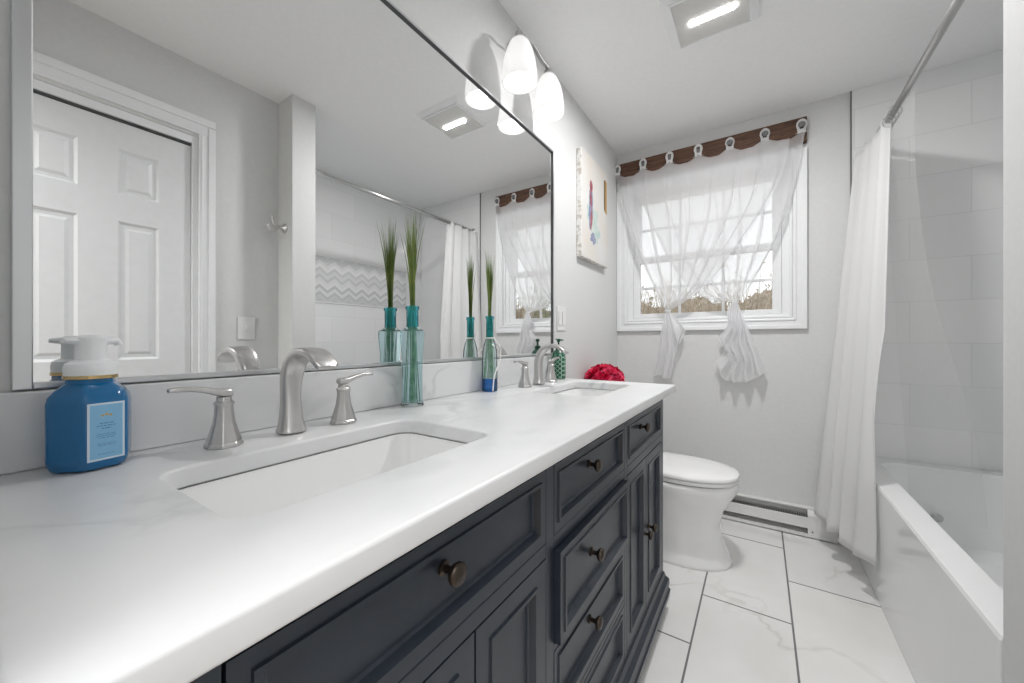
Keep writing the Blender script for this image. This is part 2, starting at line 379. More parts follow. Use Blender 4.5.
def panel_door(name, y0, y1, x, label):
    d = bpy.data.objects.new(name, None); C.objects.link(d); d.location = (x, (y0+y1)/2, 0); d['kind'] = 'structure'
    rows = [(0.22, 0.80), (0.99, 1.575), (1.69, 1.88)]; H_ = 1.994; w = (y1-y0)
    cols = [(y0+0.112, y0+0.242), (y1-0.242, y1-0.112)]
    bm = nb()
    # stiles and rails at the face plane, panels recessed with raised fields
    ys = [y0, cols[0][0], cols[0][1], cols[1][0], cols[1][1], y1]; zs = [0.01]+[q for r in rows for q in r]+[H_]
    for i in range(5):
        for j in range(len(zs)-1):
            if i in (1, 3) and j in (1, 3, 5): continue
            box(bm, x, x+0.033, ys[i], ys[i+1], zs[j], zs[j+1])
    for c0, c1 in cols:
        for r0, r1 in rows:
            def R(a, dx): return [(x+dx, c0+a, r0+a), (x+dx, c1-a, r0+a), (x+dx, c1-a, r1-a), (x+dx, c0+a, r1-a)]
            loft(bm, [R(0, 0), R(0.010, 0.009), R(0.022, 0.009), R(0.034, 0.003)], (False, True))
    bmesh.ops.remove_doubles(bm, verts=bm.verts[:], dist=1e-5)
    obj('leaf', bm, 'door_paint', d)
    return d
panel_door('door_1', 0.057, 0.653, XD+0.018, None)
panel_door('door_2', -0.50, 0.096, XD+0.055, None)

# ---- window
win = bpy.data.objects.new('window_1', None); C.objects.link(win); win.location = (0.53, YB, WZ0); win['kind'] = 'structure'
def frame_yz(bm, x0, x1, z0, z1, w, y0, y1, wb=None, wt=None):
    wb = wb or w; wt = wt or w
    box(bm, x0, x0+w, y0, y1, z0, z1); box(bm, x1-w, x1, y0, y1, z0, z1)
    box(bm, x0+w, x1-w, y0, y1, z0, z0+wb); box(bm, x0+w, x1-w, y0, y1, z1-wt, z1)
bm = nb(); frame_yz(bm, 0.002, 1.066, 1.138, 2.144, 0.062, YB-0.016, YB-0.001); 
frame_yz(bm, 0.002, 1.066, 1.138, 2.144, 0.024, YB-0.024, YB-0.016); frame_yz(bm, 0.050, 1.018, 1.186, 2.096, 0.010, YB-0.021, YB-0.016)
obj('casing', bm, 'white_trim', win, bevel=0.003)
bm = nb(); frame_yz(bm, 0.060, 0.998, 1.207, 2.083, 0.045, YB+0.02, YB+0.09, 0.02, 0.02)
frame_yz(bm, 0.0585, 0.9995, 1.2055, 2.0845, 0.012, YB-0.001, YB+0.02)
obj('jamb', bm, 'white_trim', win, bevel=0.002)
def sash(name, z0, z1, y, wb, wt):
    bm = nb(); frame_yz(bm, 0.106, 0.952, z0, z1, 0.044, y, y+0.03, wb, wt)
    s = obj(name, bm, 'white_trim', win, bevel=0.002)
    bm = nb(); gx0, gx1, gz0, gz1 = 0.15, 0.908, z0+wb, z1-wt
    for k in (1, 2): xx = gx0+(gx1-gx0)*k/3; box(bm, xx-0.008, xx+0.008, y+0.010, y+0.018, gz0, gz1)
    zz = (gz0+gz1)/2; box(bm, gx0, gx1, y+0.0105, y+0.0175, zz-0.008, zz+0.008)
    obj('grille', bm, 'white_trim', s)
    obj('pane', bx(gx0, gx1, y+0.020, y+0.023, gz0, gz1), 'window_glass', s)
    return s
sash('upper_sash', 1.615, 2.062, YB+0.058, 0.04, 0.035)
sash('lower_sash', 1.228, 1.645, YB+0.024, 0.028, 0.040)
obj('sash_lock', bx(0.50, 0.56, YB+0.012, YB+0.028, 1.6455, 1.657), 'white_trim', win, bevel=0.002)

# ------------------------------------------------------------------ outside: ground, bare trees, brush
struct(obj('ground', bx(-40, 40, YB+0.6, 70, -1.35, -1.3), 'ground_litter'))
def hill_fn(u, v):
    x = -30+70*u; h = 6.0+1.3*noise.noise(Vector((x*0.35, 0, 0)))+0.5*noise.noise(Vector((x*1.7, 3, 0)))
    return (x, 30+8*v, -1.3+h*math.sin(v*PI/2)+0.25*noise.noise(Vector((x*2.5, v*6, 1)))*v)
bm = nb(); grid(bm, hill_fn, 220, 10); struct(obj('wooded_hill', bm, 'far_woods'))
def branch(bm, p, d, ln, r, depth, rnd):
    n = 3; pts = [p]; q = p.copy(); dd = d.copy()
    for i in range(n):
        dd = (dd+Vector((rnd.uniform(-.18,.18), rnd.uniform(-.18,.18), rnd.uniform(-.02,.16)))).normalized(); q = q+dd*ln/n; pts.append(q.copy())
    tube(bm, pts, [r, r*.85, r*.7, r*.5], 5 if depth > 2 else 3, caps=False)
    if depth == 0: return
    k = 4 if depth > 1 else 5
    for i in range(k):
        t = rnd.uniform(0.3, 1.0); s = pts[min(int(t*n), n-1)].lerp(pts[min(int(t*n)+1, n)], t*n-int(t*n))
        a = rnd.uniform(0, 2*PI); nd = (dd*0.9+Vector((math.cos(a), math.sin(a), rnd.uniform(-.2,.5)))*rnd.uniform(.5,.9)).normalized()
        branch(bm, s, nd, ln*rnd.uniform(.5,.7), r*.45, depth-1, rnd)
def bare_tree(x, y, h, seed, lab, grp):
    rnd = random.Random(seed); bm = nb()
    branch(bm, Vector((x, y, -1.3)), Vector((0, 0, 1)), h, h*0.018, 4, rnd)
    return tag(obj('bare_tree', bm, 'bark', origin=(x, y, -1.3)), lab, 'tree', grp)
def bush(x, y, rx, h, seed, m, lab, grp, name='brush_thicket'):
    rnd = random.Random(seed); bm = nb()
    for i in range(700):
        a = rnd.uniform(0, 2*PI); rr = rnd.uniform(0, 1)**.5
        p = Vector((x+rr*rx*.55*math.cos(a), y+rr*rx*.4*math.sin(a), -1.3))
        out = Vector((math.cos(a)*.16*rr, math.sin(a)*.16*rr, 1)).normalized(); hh = h*rnd.uniform(.5, 1)
        p1 = p+out*hh*.5+Vector((rnd.uniform(-.15,.15), rnd.uniform(-.15,.15), 0)); p2 = p+out*hh+Vector((rnd.uniform(-.4,.4), rnd.uniform(-.4,.4), 0))
        tube(bm, [p, p1, p2], [.018, .013, .004], 3, caps=False)
        for q in range(3):
            t = rnd.uniform(.3, 1); s = p.lerp(p2, t); e = s+Vector((rnd.uniform(-.35,.35), rnd.uniform(-.35,.35), rnd.uniform(.05,.4)))
            tube(bm, [s, e], [.008, .003], 3, caps=False)
            w = 0.035; a2 = Vector((rnd.uniform(-1,1), rnd.uniform(-1,1), rnd.uniform(-1,1))).normalized()*w; b2 = Vector((rnd.uniform(-1,1), rnd.uniform(-1,1), rnd.uniform(-1,1))).normalized()*w
            vv = [bm.verts.new(z) for z in (e-a2, e+b2, e+a2, e-b2)]; bm.faces.new(vv)
    return tag(obj(name, bm, m, origin=(x, y, -1.3)), lab, 'bush', grp)
for i, (x, y, h) in enumerate([(-6.0,16,3.0),(-1.9,14.5,2.9),(1.6,16,3.3),(5.2,15,3.0),(9.0,16,3.2),(-1.0,21,3.8),(3.6,22,3.8)]):
    bare_tree(x, y, h, 20+i, 'bare leafless tree standing in the woods outside the window', 'bare trees outside the window')
for i, (x, y, rx, h, m) in enumerate([(-3.4,11.0,2.6,4.0,'brush'),(0.1,10.5,2.6,4.0,'brush'),(3.6,11.0,2.6,4.3,'evergreen'),(7.1,10.5,2.6,4.2,'brush')]):
    bush(x, y, rx, h, 50+i, m, 'dry tan brush thicket growing outside beyond the window panes' if m == 'brush' else 'olive green shrub growing among the dry brush outside the window',
         'dry brush outside the window' if m == 'brush' else 'green shrubs outside the window')

# ------------------------------------------------------------------ vanity
ZT = 0.893
FX = 0.5245     # cabinet face
van = thing('vanity_cabinet', 'long dark navy double-sink vanity cabinet with drawers, doors and bronze knobs', 'cabinet', (0.27, 0.80, 0))
CYA, CYB = 0.035, 1.588
bm = nb()
box(bm, 0.015, FX-0.022, CYA, CYA+0.018, 0.10, 0.862); box(bm, 0.015, FX-0.022, CYB-0.018, CYB, 0.10, 0.862)
box(bm, 0.015, FX-0.022, CYA+0.018, CYB-0.018, 0.10, 0.12); box(bm, 0.002, 0.015, CYA, CYB, 0.10, 0.862)
box(bm, 0.015, FX-0.022, 0.610, 0.628, 0.12, 0.72); box(bm, 0.015, FX-0.022, 1.077, 1.095, 0.12, 0.72)
obj('body', bm, 'navy_paint', van)
SEC = [(0.112, 0.603), (0.634, 1.074), (1.098, 1.553)]
bm = nb()
ys = [CYA, SEC[0][0], SEC[0][1], SEC[1][0], SEC[1][1], SEC[2][0], SEC[2][1], CYB]
ZR = [(0.12, 0.165), (0.677, 0.703), (0.838, 0.8625)]
for i in range(0, 8, 2): box(bm, FX-0.021, FX, ys[i], ys[i+1], 0.12, 0.8625)
for a, b in SEC:
    for z0, z1 in ZR: box(bm, FX-0.0209, FX-0.0001, a, b, z0, z1)
for z0, z1 in ((0.485, 0.499), (0.318, 0.332)): box(bm, FX-0.0209, FX-0.0001, SEC[1][0], SEC[1][1], z0, z1)
obj('face_frame', bm, 'navy_paint', van, bevel=0.0012, seg=1)
def knob(parent, x, y, z):
    prof = [(0.0095, 0), (0.0095, 0.003), (0.005, 0.005), (0.0045, 0.012), (0.006, 0.015), (0.0125, 0.019), (0.0145, 0.023), (0.0145, 0.026), (0.012, 0.029), (0.006, 0.0305), (0.0001, 0.031)]
    bm = nb(); loft(bm, [[(x+h, y+r*math.cos(2*PI*k/20), z+r*math.sin(2*PI*k/20)) for k in range(20)] for r, h in prof], (True, False))
    return autosmooth(obj('knob', bm, 'dark_bronze', parent, label='round bronze knob'), 0.9)
def front(name, y0, y1, z0, z1, ky=None, kz=None, out=0.0, rail=0.034):
    """framed front: flat border, bead, sloped recess, flat panel"""
    g = 0.002; y0 += g; y1 -= g; z0 += g; z1 -= g; xf = FX+out
    def R(a, dx): return [(xf+dx, y0+a, z0+a), (xf+dx, y1-a, z0+a), (xf+dx, y1-a, z1-a), (xf+dx, y0+a, z1-a)]
    rings = [R(0, -0.018), R(0, 0), R(rail-0.012, 0), R(rail-0.011, 0.003), R(rail-0.005, 0.003), R(rail-0.003, -0.001), R(rail, -0.008), R(rail+0.004, -0.010)]
    bm = nb(); loft(bm, rings, (True, True))
    o = obj(name, bm, 'navy_paint', van)
    if ky: knob(o, xf+(-0.010), ky, kz)
    return o
front('drawer', *SEC[0], 0.703, 0.838, 0.349, 0.784, rail=0.028)
front('drawer', *SEC[1], 0.703, 0.838, 0.830, 0.784, rail=0.028)
front('drawer', *SEC[2], 0.703, 0.838, 1.285, 0.784, rail=0.028)
dr = front('drawer', SEC[1][0], SEC[1][1], 0.499, 0.677, 0.812, 0.592, out=0.013, rail=0.028)
dr['label'] = 'drawer standing slightly open'
front('drawer', SEC[1][0], SEC[1][1], 0.332, 0.485, 0.835, 0.420, rail=0.028)
front('drawer', SEC[1][0], SEC[1][1], 0.165, 0.318, 0.835, 0.250, rail=0.028)
bm = nb(); box(bm, 0.08, FX-0.0185, SEC[1][0]+0.012, SEC[1][1]-0.012, 0.51, 0.66); obj('drawer_box', bm, 'navy_paint', dr)
def cabdoor(y0, y1, ky):
    o = front('door', y0, y1, 0.165, 0.677, rail=0.044)
    knob(o, FX, ky, 0.430)
cabdoor(SEC[0][0], 0.400, 0.378); cabdoor(0.400, SEC[0][1], 0.422)
cabdoor(SEC[2][0], 1.316, 1.287); cabdoor(1.316, SEC[2][1], 1.345)
# flared base moulding that wraps front and ends
bm = nb()
def baser(z, e): return [(0.015, CYA-e, z), (FX+e, CYA-e, z), (FX+e, CYB+e, z), (0.015, CYB+e, z)]
loft(bm, [baser(z, e) for z, e in ((0.045, 0.020), (0.075, 0.024), (0.080, 0.019), (0.095, 0.017), (0.100, 0.021), (0.118, 0.019), (0.132, 0.008), (0.148, 0.004), (0.150, 0.0005))], (True, False))
obj('base_moulding', bm, 'navy_paint', van)
for fy in (CYA+0.02, CYB-0.015):
    for fx in (FX-0.02, 0.07):
        bm = nb(); lathe(bm, fx, fy, [(0.018, 0), (0.026, 0.006), (0.031, 0.020), (0.028, 0.034), (0.018, 0.042), (0.02, 0.046)], 18)
        obj('foot', bm, 'navy_paint', van, smooth=True)

# countertop: one slab with two rounded cut-outs, made from a filled curve
SK = [(0.172, 0.422, 0.158, 0.582), (0.172, 0.412, 1.135, 1.545)]
def slab_curve(outer, holes, z0, z1, bev):
    cu = bpy.data.curves.new('tmp', 'CURVE'); cu.dimensions = '2D'; cu.fill_mode = 'BOTH'
    for loop in [outer]+holes:
        sp_ = cu.splines.new('POLY'); sp_.points.add(len(loop)-1); sp_.use_cyclic_u = True
        for p, q in zip(sp_.points, loop): p.co = (q[0], q[1], 0, 1)
    cu.extrude = (z1-z0)/2-bev; cu.bevel_depth = bev; cu.bevel_resolution = 4; cu.offset = -bev
    o = bpy.data.objects.new('tmp', cu); C.objects.link(o)
    bpy.context.view_layer.update(); dg = bpy.context.evaluated_depsgraph_get()
    me = bpy.data.meshes.new_from_object(o.evaluated_get(dg)); bm = nb(); bm.from_mesh(me)
    bpy.data.objects.remove(o); bmesh.ops.translate(bm, verts=bm.verts[:], vec=(0, 0, (z0+z1)/2))
    bmesh.ops.remove_doubles(bm, verts=bm.verts[:], dist=1e-5)
    return bm
bm = slab_curve(rrect(0.0005, 0.563, 0.015, 1.640, 0, 0.007), [rrect(*s, 0, 0.035) for s in SK], ZT-0.030, ZT, 0.005)
ct = tag(autosmooth(obj('countertop', bm, 'marble'), 0.5), 'white marble countertop with grey veins covering the navy vanity', 'countertop')
bs = tag(obj('backsplash', bx(0.0005, 0.016, 0.015, 1.600, ZT, 1.001), 'marble', bevel=0.003), 'low white marble backsplash strip under the mirror', 'backsplash')
autosmooth(bs)

# undermount basins
def basin(s, lab):
    x0, x1, y0, y1 = s; cx, cy = (x0+x1)/2, (y0+y1)/2
    t = thing('sink', lab, 'sink', (cx, cy, 0.735))
    def RR(e, z, r): return rrect(x0-e, x1+e, y0-e, y1+e, z, r)
    rings = [RR(0.016, 0.851, 0.045), RR(0.016, 0.8624, 0.045), RR(0.002, 0.8624, 0.034), RR(0.000, 0.852, 0.034), RR(-0.006, 0.80, 0.036), RR(-0.014, 0.762, 0.045), RR(-0.034, 0.745, 0.05), RR(-0.08, 0.741, 0.035), RR(-0.105, 0.740, 0.01)]
    under = [RR(-0.05, 0.728, 0.05), RR(-0.02, 0.737, 0.05), RR(0.0, 0.755, 0.045), RR(0.006, 0.80, 0.04), RR(0.008, 0.851, 0.04)]
    bm = nb(); loft(bm, under+rings, (True, True))
    autosmooth(obj('basin', bm, 'porcelain', t), 0.7)
    bm = nb(); lathe(bm, cx, cy, [(0.030, 0.7405), (0.031, 0.744), (0.024, 0.7455), (0.022, 0.742), (0.018, 0.742), (0.017, 0.748), (0.0001, 0.750)], 24, cap=(True, False))
    obj('drain', bm, 'drain_chrome', t, smooth=True)
    bm = nb(); a = RR(0.0030, 0.8629, 0.036); b = RR(0.0008, 0.8629, 0.035); a2 = RR(0.003, 0.8625, 0.036); b2 = RR(0.0008, 0.8625, 0.035)
    loft(bm, [a, b, b2, a2, a], (False, False)); obj('seal', bm, 'seam_dark', t)
    return t
basin(SK[0], 'rectangular white undermount sink nearest the blue soap bottle')
basin(SK[1], 'rectangular white undermount sink at the far end near the window')

# faucets: flared spout body and two lever handles
def faucet(x, y, lab):
    t = thing('faucet', lab, 'faucet', (x, y, ZT), 'widespread faucets on the countertop')
    # spout: section stations along a curved path in the xz plane; (px, pz, width_y, thick)
    st = [((0.000, 0.000), 0.0255, 0.0250), ((0.000, 0.006), 0.0255, 0.0250), ((0.000, 0.009), 0.0235, 0.0225), ((0.000, 0.022), 0.0205, 0.0195), ((-0.002, 0.050), 0.0175, 0.0165), ((-0.003, 0.083), 0.0170, 0.0155),
          ((0.001, 0.112), 0.0190, 0.0150), ((0.014, 0.137), 0.0210, 0.0125), ((0.036, 0.153), 0.0220, 0.0100), ((0.064, 0.159), 0.0225, 0.0085), ((0.092, 0.154), 0.0225, 0.0078), ((0.116, 0.140), 0.0220, 0.0074), ((0.128, 0.127), 0.0215, 0.0070)]
    rings = []
    for i, ((px, pz), w, h) in enumerate(st):
        p0 = Vector(st[max(i-1, 0)][0]); p1 = Vector(st[min(i+1, len(st)-1)][0]); d = (p1-p0).normalized()
        if i < 4: d = Vector((0, 1))
        nrm = Vector((-d.y, d.x)); n = 20; ring = []
        for k in range(n):
            a = 2*PI*k/n; ca, sa = math.cos(a), math.sin(a); e = 0.55 if i > 5 else 0.75
            u = math.copysign(abs(ca)**e, ca)*h; v = math.copysign(abs(sa)**e, sa)*w
            ring.append((x+px+nrm.x*u, y+v, ZT+0.0002+pz+nrm.y*u))
        rings.append(ring)
    bm = nb(); loft(bm, rings); o = obj('spout', bm, 'brushed_nickel', t); autosmooth(o, 0.8); md = o.modifiers.new('s', 'SUBSURF'); md.levels = md.render_levels = 1
    bm = nb(); lathe(bm, x-0.012, y, [(0.003, ZT+0.09), (0.003, ZT+0.135), (0.006, ZT+0.139), (0.006, ZT+0.146), (0.001, ZT+0.149)], 10)
    for sgn in (-1, 1):
        hy = y+sgn*0.109
        bm = nb(); prof = [(0.0275, 0), (0.0275, 0.005), (0.0250, 0.008), (0.0245, 0.012), (0.0205, 0.024), (0.0160, 0.040), (0.0138, 0.057), (0.0132, 0.068), (0.0148, 0.070), (0.0148, 0.074), (0.0115, 0.076), (0.0110, 0.083)]
        lathe(bm, x, hy, [(r, ZT+0.0002+z) for r, z in prof], 8, PI/8)
        h = obj('handle', bm, 'brushed_nickel', t, bevel=0.0012)
        autosmooth(h, 0.5)
        bm = nb(); rr = []
        for q, (dy, dz, w, hh) in enumerate([(-0.014, 0.090, 0.012, 0.0075), (0.0, 0.090, 0.0130, 0.0080), (0.012, 0.092, 0.0115, 0.0068), (0.026, 0.097, 0.0090, 0.0052), (0.046, 0.101, 0.0078, 0.0044), (0.064, 0.1015, 0.0076, 0.0042), (0.074, 0.100, 0.0070, 0.0036)]):
            ring = []
            for k in range(12):
                a = 2*PI*k/12; ca, sa = math.cos(a), math.sin(a)
                ring.append((x+math.copysign(abs(ca)**.6, ca)*w, hy+sgn*dy, ZT+dz+math.copysign(abs(sa)**.6, sa)*hh))
            rr.append(ring)
        loft(bm, rr); l = obj('lever', bm, 'brushed_nickel', h); autosmooth(l, 0.9)
        md = l.modifiers.new('s', 'SUBSURF'); md.levels = md.render_levels = 1
    return t
faucet(0.093, 0.372, 'brushed nickel faucet with two lever handles behind the near sink')
faucet(0.093, 1.345, 'brushed nickel faucet with two lever handles behind the far sink by the green bottle')

# ------------------------------------------------------------------ mirror
mir = thing('mirror', 'large silver-framed wall mirror above the marble backsplash', 'mirror', (0.0, 0.85, 1.002))
my0, my1, mz0, mz1 = 0.052, 1.637, 1.0035, 1.988
obj('mirror_glass', bx(0.001, 0.006, my0+0.012, my1-0.005, mz0+0.008, mz1-0.005), 'mirror_silver', mir)
bm = nb(); w = 0.019
def fr_x(bm, y0, y1, z0, z1, wl, wr, wb, wt, x0, x1):
    box(bm, x0, x1, y0, y0+wl, z0, z1); box(bm, x0, x1, y1-wr, y1, z0, z1); box(bm, x0, x1, y0+wl, y1-wr, z0, z0+wb); box(bm, x0, x1, y0+wl, y1-wr, z1-wt, z1)
fr_x(bm, my0, my1, mz0, mz1, 0.018, 0.006, 0.009, 0.006, 0.0007, 0.015)
obj('frame', bm, 'silver_frame', mir, bevel=0.0015)
bm = nb(); box(bm, 0.006, 0.0125, my1-0.0072, my1-0.006, mz0+0.009, mz1-0.006); box(bm, 0.006, 0.0125, my0+0.018, my1-0.0085, mz1-0.0075, mz1-0.006)
obj('inner_lip', bm, 'frame_dark', mir)

# ------------------------------------------------------------------ soap bottle (blue, foaming pump)
def hexring(cx, cy, z, r, ph, rnd=0.18, k=3):
    """hexagon with rounded corners"""
    pts = []
    V6 = [Vector((cx+r*math.cos(ph+PI/6+i*PI/3), cy+r*math.sin(ph+PI/6+i*PI/3))) for i in range(6)]
    for i in range(6):
        a, v, b = V6[i-1], V6[i], V6[(i+1) % 6]
        p = v+(a-v)*rnd; q = v+(b-v)*rnd
        for j in range(k+1):
            t = j/k; w_ = (1-t)**2*p+2*t*(1-t)*v+t*t*q; pts.append((w_.x, w_.y, z))
    return pts
bx_, by_ = 0.0585, 0.117; PH = math.radians(13)
sb = thing('soap_bottle', 'blue foaming hand soap bottle with white pump beside the near sink', 'soap bottle', (bx_, by_, ZT))
z = ZT+0.0003
bm = nb(); loft(bm, [hexring(bx_, by_, z+h, r, PH) for h, r in ((0, 0.033), (0.003, 0.040), (0.010, 0.0438), (0.018, 0.0448), (0.092, 0.0448), (0.101, 0.043), (0.109, 0.037), (0.115, 0.030), (0.118, 0.0265), (0.124, 0.0262))])
autosmooth(obj('bottle', bm, 'blue_plastic', sb), 0.5)
ap = 0.0445*math.cos(PI/6); nv = Vector((math.cos(PH), math.sin(PH), 0)); tv = Vector((-nv.y, nv.x, 0)); c0 = Vector((bx_, by_, z))+nv*ap
def lab_quad(bm, a0, a1, z0, z1, d0, d1):
    P = []
    for d in (d0, d1):
        for (a, zz) in ((a0, z0), (a1, z0), (a1, z1), (a0, z1)): P.append(bm.verts.new(c0+tv*a+nv*d+Vector((0, 0, zz))))
    for f in ((0,1,2,3),(4,5,6,7),(0,1,5,4),(1,2,6,5),(2,3,7,6),(3,0,4,7)): bm.faces.new([P[i] for i in f])
bm = nb(); lab_quad(bm, -0.0190, 0.0190, 0.014, 0.092, 0.0001, 0.0005); lb = obj('label', bm, 'label_border', sb, label='pale bordered paper label')
bm = nb(); lab_quad(bm, -0.0165, 0.0165, 0.0165, 0.0895, 0.0005, 0.0008); obj('label_field', bm, 'label_blue', lb)
bm = nb()
for zz, w_, h_ in ((0.0635, 0.014, 0.0013), (0.060, 0.020, 0.0013), (0.0565, 0.010, 0.0013), (0.049, 0.019, 0.0008), (0.0465, 0.022, 0.0008), (0.044, 0.016, 0.0008), (0.036, 0.019, 0.0008), (0.0335, 0.017, 0.0008), (0.022, 0.018, 0.0007)):
    a = -w_/2; rnd = random.Random(int(zz*1e5))
    while a < w_/2:   # word-like dashes: the print is too small to read in the photo
        l_ = min(rnd.uniform(0.002, 0.005), w_/2-a)
        if l_ > 0.0005: lab_quad(bm, a, a+l_, zz, zz+h_, 0.0008, 0.00095)
        a += l_+0.0011
obj('label_print', bm, 'label_ink', lb)
bm = nb()
for a, h_ in ((-0.004, 0.0735), (0, 0.0745), (0.004, 0.0735)): lab_quad(bm, a-0.0016, a+0.0016, h_, h_+0.0025+0.001*(a == 0), 0.0008, 0.00095)
obj('label_emblem', bm, 'gold', lb)
bm = nb(); lathe(bm, bx_, by_, [(0.0262, z+0.1240), (0.0268, z+0.1245), (0.0268, z+0.1285), (0.0262, z+0.129)], 32)
autosmooth(obj('gold_band', bm, 'gold', sb))
bm = nb(); lathe(bm, bx_, by_, [(0.0258, z+0.129), (0.0262, z+0.136), (0.0262, z+0.139), (0.0250, z+0.145), (0.0200, z+0.148), (0.0160, z+0.150), (0.0155, z+0.170), (0.0172, z+0.176), (0.0175, z+0.181), (0.012, z+0.184), (0.001, z+0.1845)], 32, cap=(True, False))
pump = autosmooth(obj('pump', bm, 'frosted_white', sb, label='frosted white pump'), 0.8)
# nozzle towards +y side and thumb rest opposite
bm = nb()
dirv = Vector((-0.15, 0.99, 0)).normalized()
cc = Vector((bx_, by_, z+0.177)); tube(bm, [cc-dirv*0.004, cc+dirv*0.016, cc+dirv*0.026, cc+dirv*0.0285+Vector((0,0,-0.006))], [(0.0065,0.012),(0.0062,0.010),(0.0055,0.008),(0.004,0.006)], 12)
tube(bm, [cc+dirv*0.004, cc-dirv*0.017, cc-dirv*0.027], [(0.0055,0.010),(0.005,0.011),(0.003,0.009)], 12)
autosmooth(obj('nozzle', bm, 'frosted_white', pump), 0.9)

# ------------------------------------------------------------------ vases with grass
def vase(x, y, prof, lab, mats, bottom, n, ph, grass_h, spread, seed, nblade):
    t = thing('grass_vase', lab, 'vase', (x, y, ZT))
    z = ZT+0.0003
    # body, neck
    zb = bottom
    body = [(r, z+h) for r, h in prof[0]]; neck = [(r, z+h) for r, h in prof[1]]
    bm = nb(); lathe(bm, x, y, body, n, ph, cap=(True, False)); o = obj('bottle_body', bm, mats[0], t, bevel=0); autosmooth(o, 0.55 if n < 12 else 0.9)
    bm = nb(); lathe(bm, x, y, neck, 20, 0, cap=(False, False)); obj('bottle_neck', bm, mats[1], t, smooth=True, label='teal glass neck')
    bm = nb(); lathe(bm, x, y, [(r, z+h) for r, h in prof[2]], n, ph); autosmooth(obj('bottle_base', bm, mats[2], t), 0.6)
    rnd = random.Random(seed); rn = prof[1][-1][0]*0.62; zn = z+prof[1][-1][1]
    stems = nb()
    for k in range(30):
        a = rnd.uniform(0, 2*PI); r0 = rnd.uniform(0.004, 0.025); a1 = a+rnd.uniform(-.5,.5); r1 = rnd.uniform(0, rn)
        tube(stems, [(x+r0*math.cos(a), y+r0*math.sin(a), z+prof[2][-1][1]+0.002), (x+(0.7*r0+0.2*r1)*math.cos(a1), y+(0.7*r0+0.2*r1)*math.sin(a1), z+0.10), (x+r1*math.cos(a1), y+r1*math.sin(a1), zn)], 0.0009, 4)
    g = obj('grass_bunch', stems, 'grass_stem', t, label='bunch of artificial grass'); 
    bl = nb()
    for k in range(nblade):
        a = rnd.uniform(0, 2*PI); r1 = rnd.uniform(0.1, rn); h = grass_h*rnd.uniform(0.55, 1.0); sp_ = spread*rnd.uniform(0.05, 1)*h/grass_h
        bend = sp_*rnd.uniform(0.8, 1.6); w = rnd.uniform(0.0013, 0.0022)
        pts = []
        for q in range(7):
            u = q/6; rr = r1*(0.2)+ (rn*0.7*min(1,rnd.random()+.3) if q == 0 else 0)
            rad = r1*0.0+rn*0.6*(k % 7)/7+bend*u**1.8
            pts.append(Vector((x+rad*math.cos(a), y+rad*math.sin(a), zn-0.01+h*u*(1-0.06*u*bend/0.05))))
        d = Vector((-math.sin(a+1), math.cos(a+1), 0)); prev = None
        for q, p in enumerate(pts):
            ww = w*(1-(q/6)**2)+0.0001; v1 = bl.verts.new(p-d*ww); v2 = bl.verts.new(p+d*ww); v3 = bl.verts.new(p+Vector((-d.y, d.x, 0))*ww*0.5)
            cur = (v1, v3, v2)
            if prev:
                bl.faces.new((prev[0], prev[1], cur[1], cur[0])); bl.faces.new((prev[1], prev[2], cur[2], cur[1]))
            prev = cur
    bo = obj('blades', bl, 'grass_blade', g); bo['kind'] = 'stuff'
    return t
pA = ([(0.0300, 0.010), (0.0290, 0.05), (0.0285, 0.09), (0.0300, 0.14), (0.0335, 0.175), (0.0350, 0.197), (0.0335, 0.205), (0.022, 0.211), (0.0165, 0.215)],
      [(0.0165, 0.215), (0.0160, 0.225), (0.0160, 0.262), (0.0185, 0.264), (0.0185, 0.270), (0.0165, 0.272)],
      [(0.0300, 0.000), (0.0325, 0.003), (0.0322, 0.009), (0.0298, 0.0098)])
vase(0.052, 0.712, pA, 'tall faceted aqua glass vase of grass standing between the two faucets', ('aqua_glass', 'teal_glass', 'clear_glass'), 0, 8, PI/8, 0.285, 0.028, 3, 85)
pB = ([(0.0275, 0.045), (0.0272, 0.08), (0.0268, 0.12), (0.0255, 0.145), (0.020, 0.168), (0.0145, 0.182), (0.0135, 0.190)],
      [(0.0135, 0.190), (0.0130, 0.20), (0.0130, 0.252), (0.0150, 0.254), (0.0150, 0.262), (0.0135, 0.264)],
      [(0.0255, 0.000), (0.0280, 0.004), (0.0280, 0.030), (0.0274, 0.0445)])
v2 = vase(0.050, 1.068, pB, 'round bottle vase of grass with deep blue bottom and white ribbon', ('milky_glass', 'teal_glass', 'blue_glass'), 0, 24, 0, 0.25, 0.019, 5, 70)
bm = nb()
zz = ZT+0.187; ringp = [(0.050+0.0155*math.cos(a*PI/10), 1.068+0.0155*math.sin(a*PI/10), zz) for a in range(21)]
tube(bm, ringp, 0.0022, 6)
tube(bm, spline([(0.0655, 1.072, zz), (0.075, 1.092, zz-0.03), (0.076, 1.094, zz-0.075), (0.084, 1.050, zz-0.13), (0.088, 1.035, ZT+0.006)], 20), [0.0025]*21, 6)
obj('ribbon', bm, 'ribbon', v2, smooth=True, label='white ribbon')

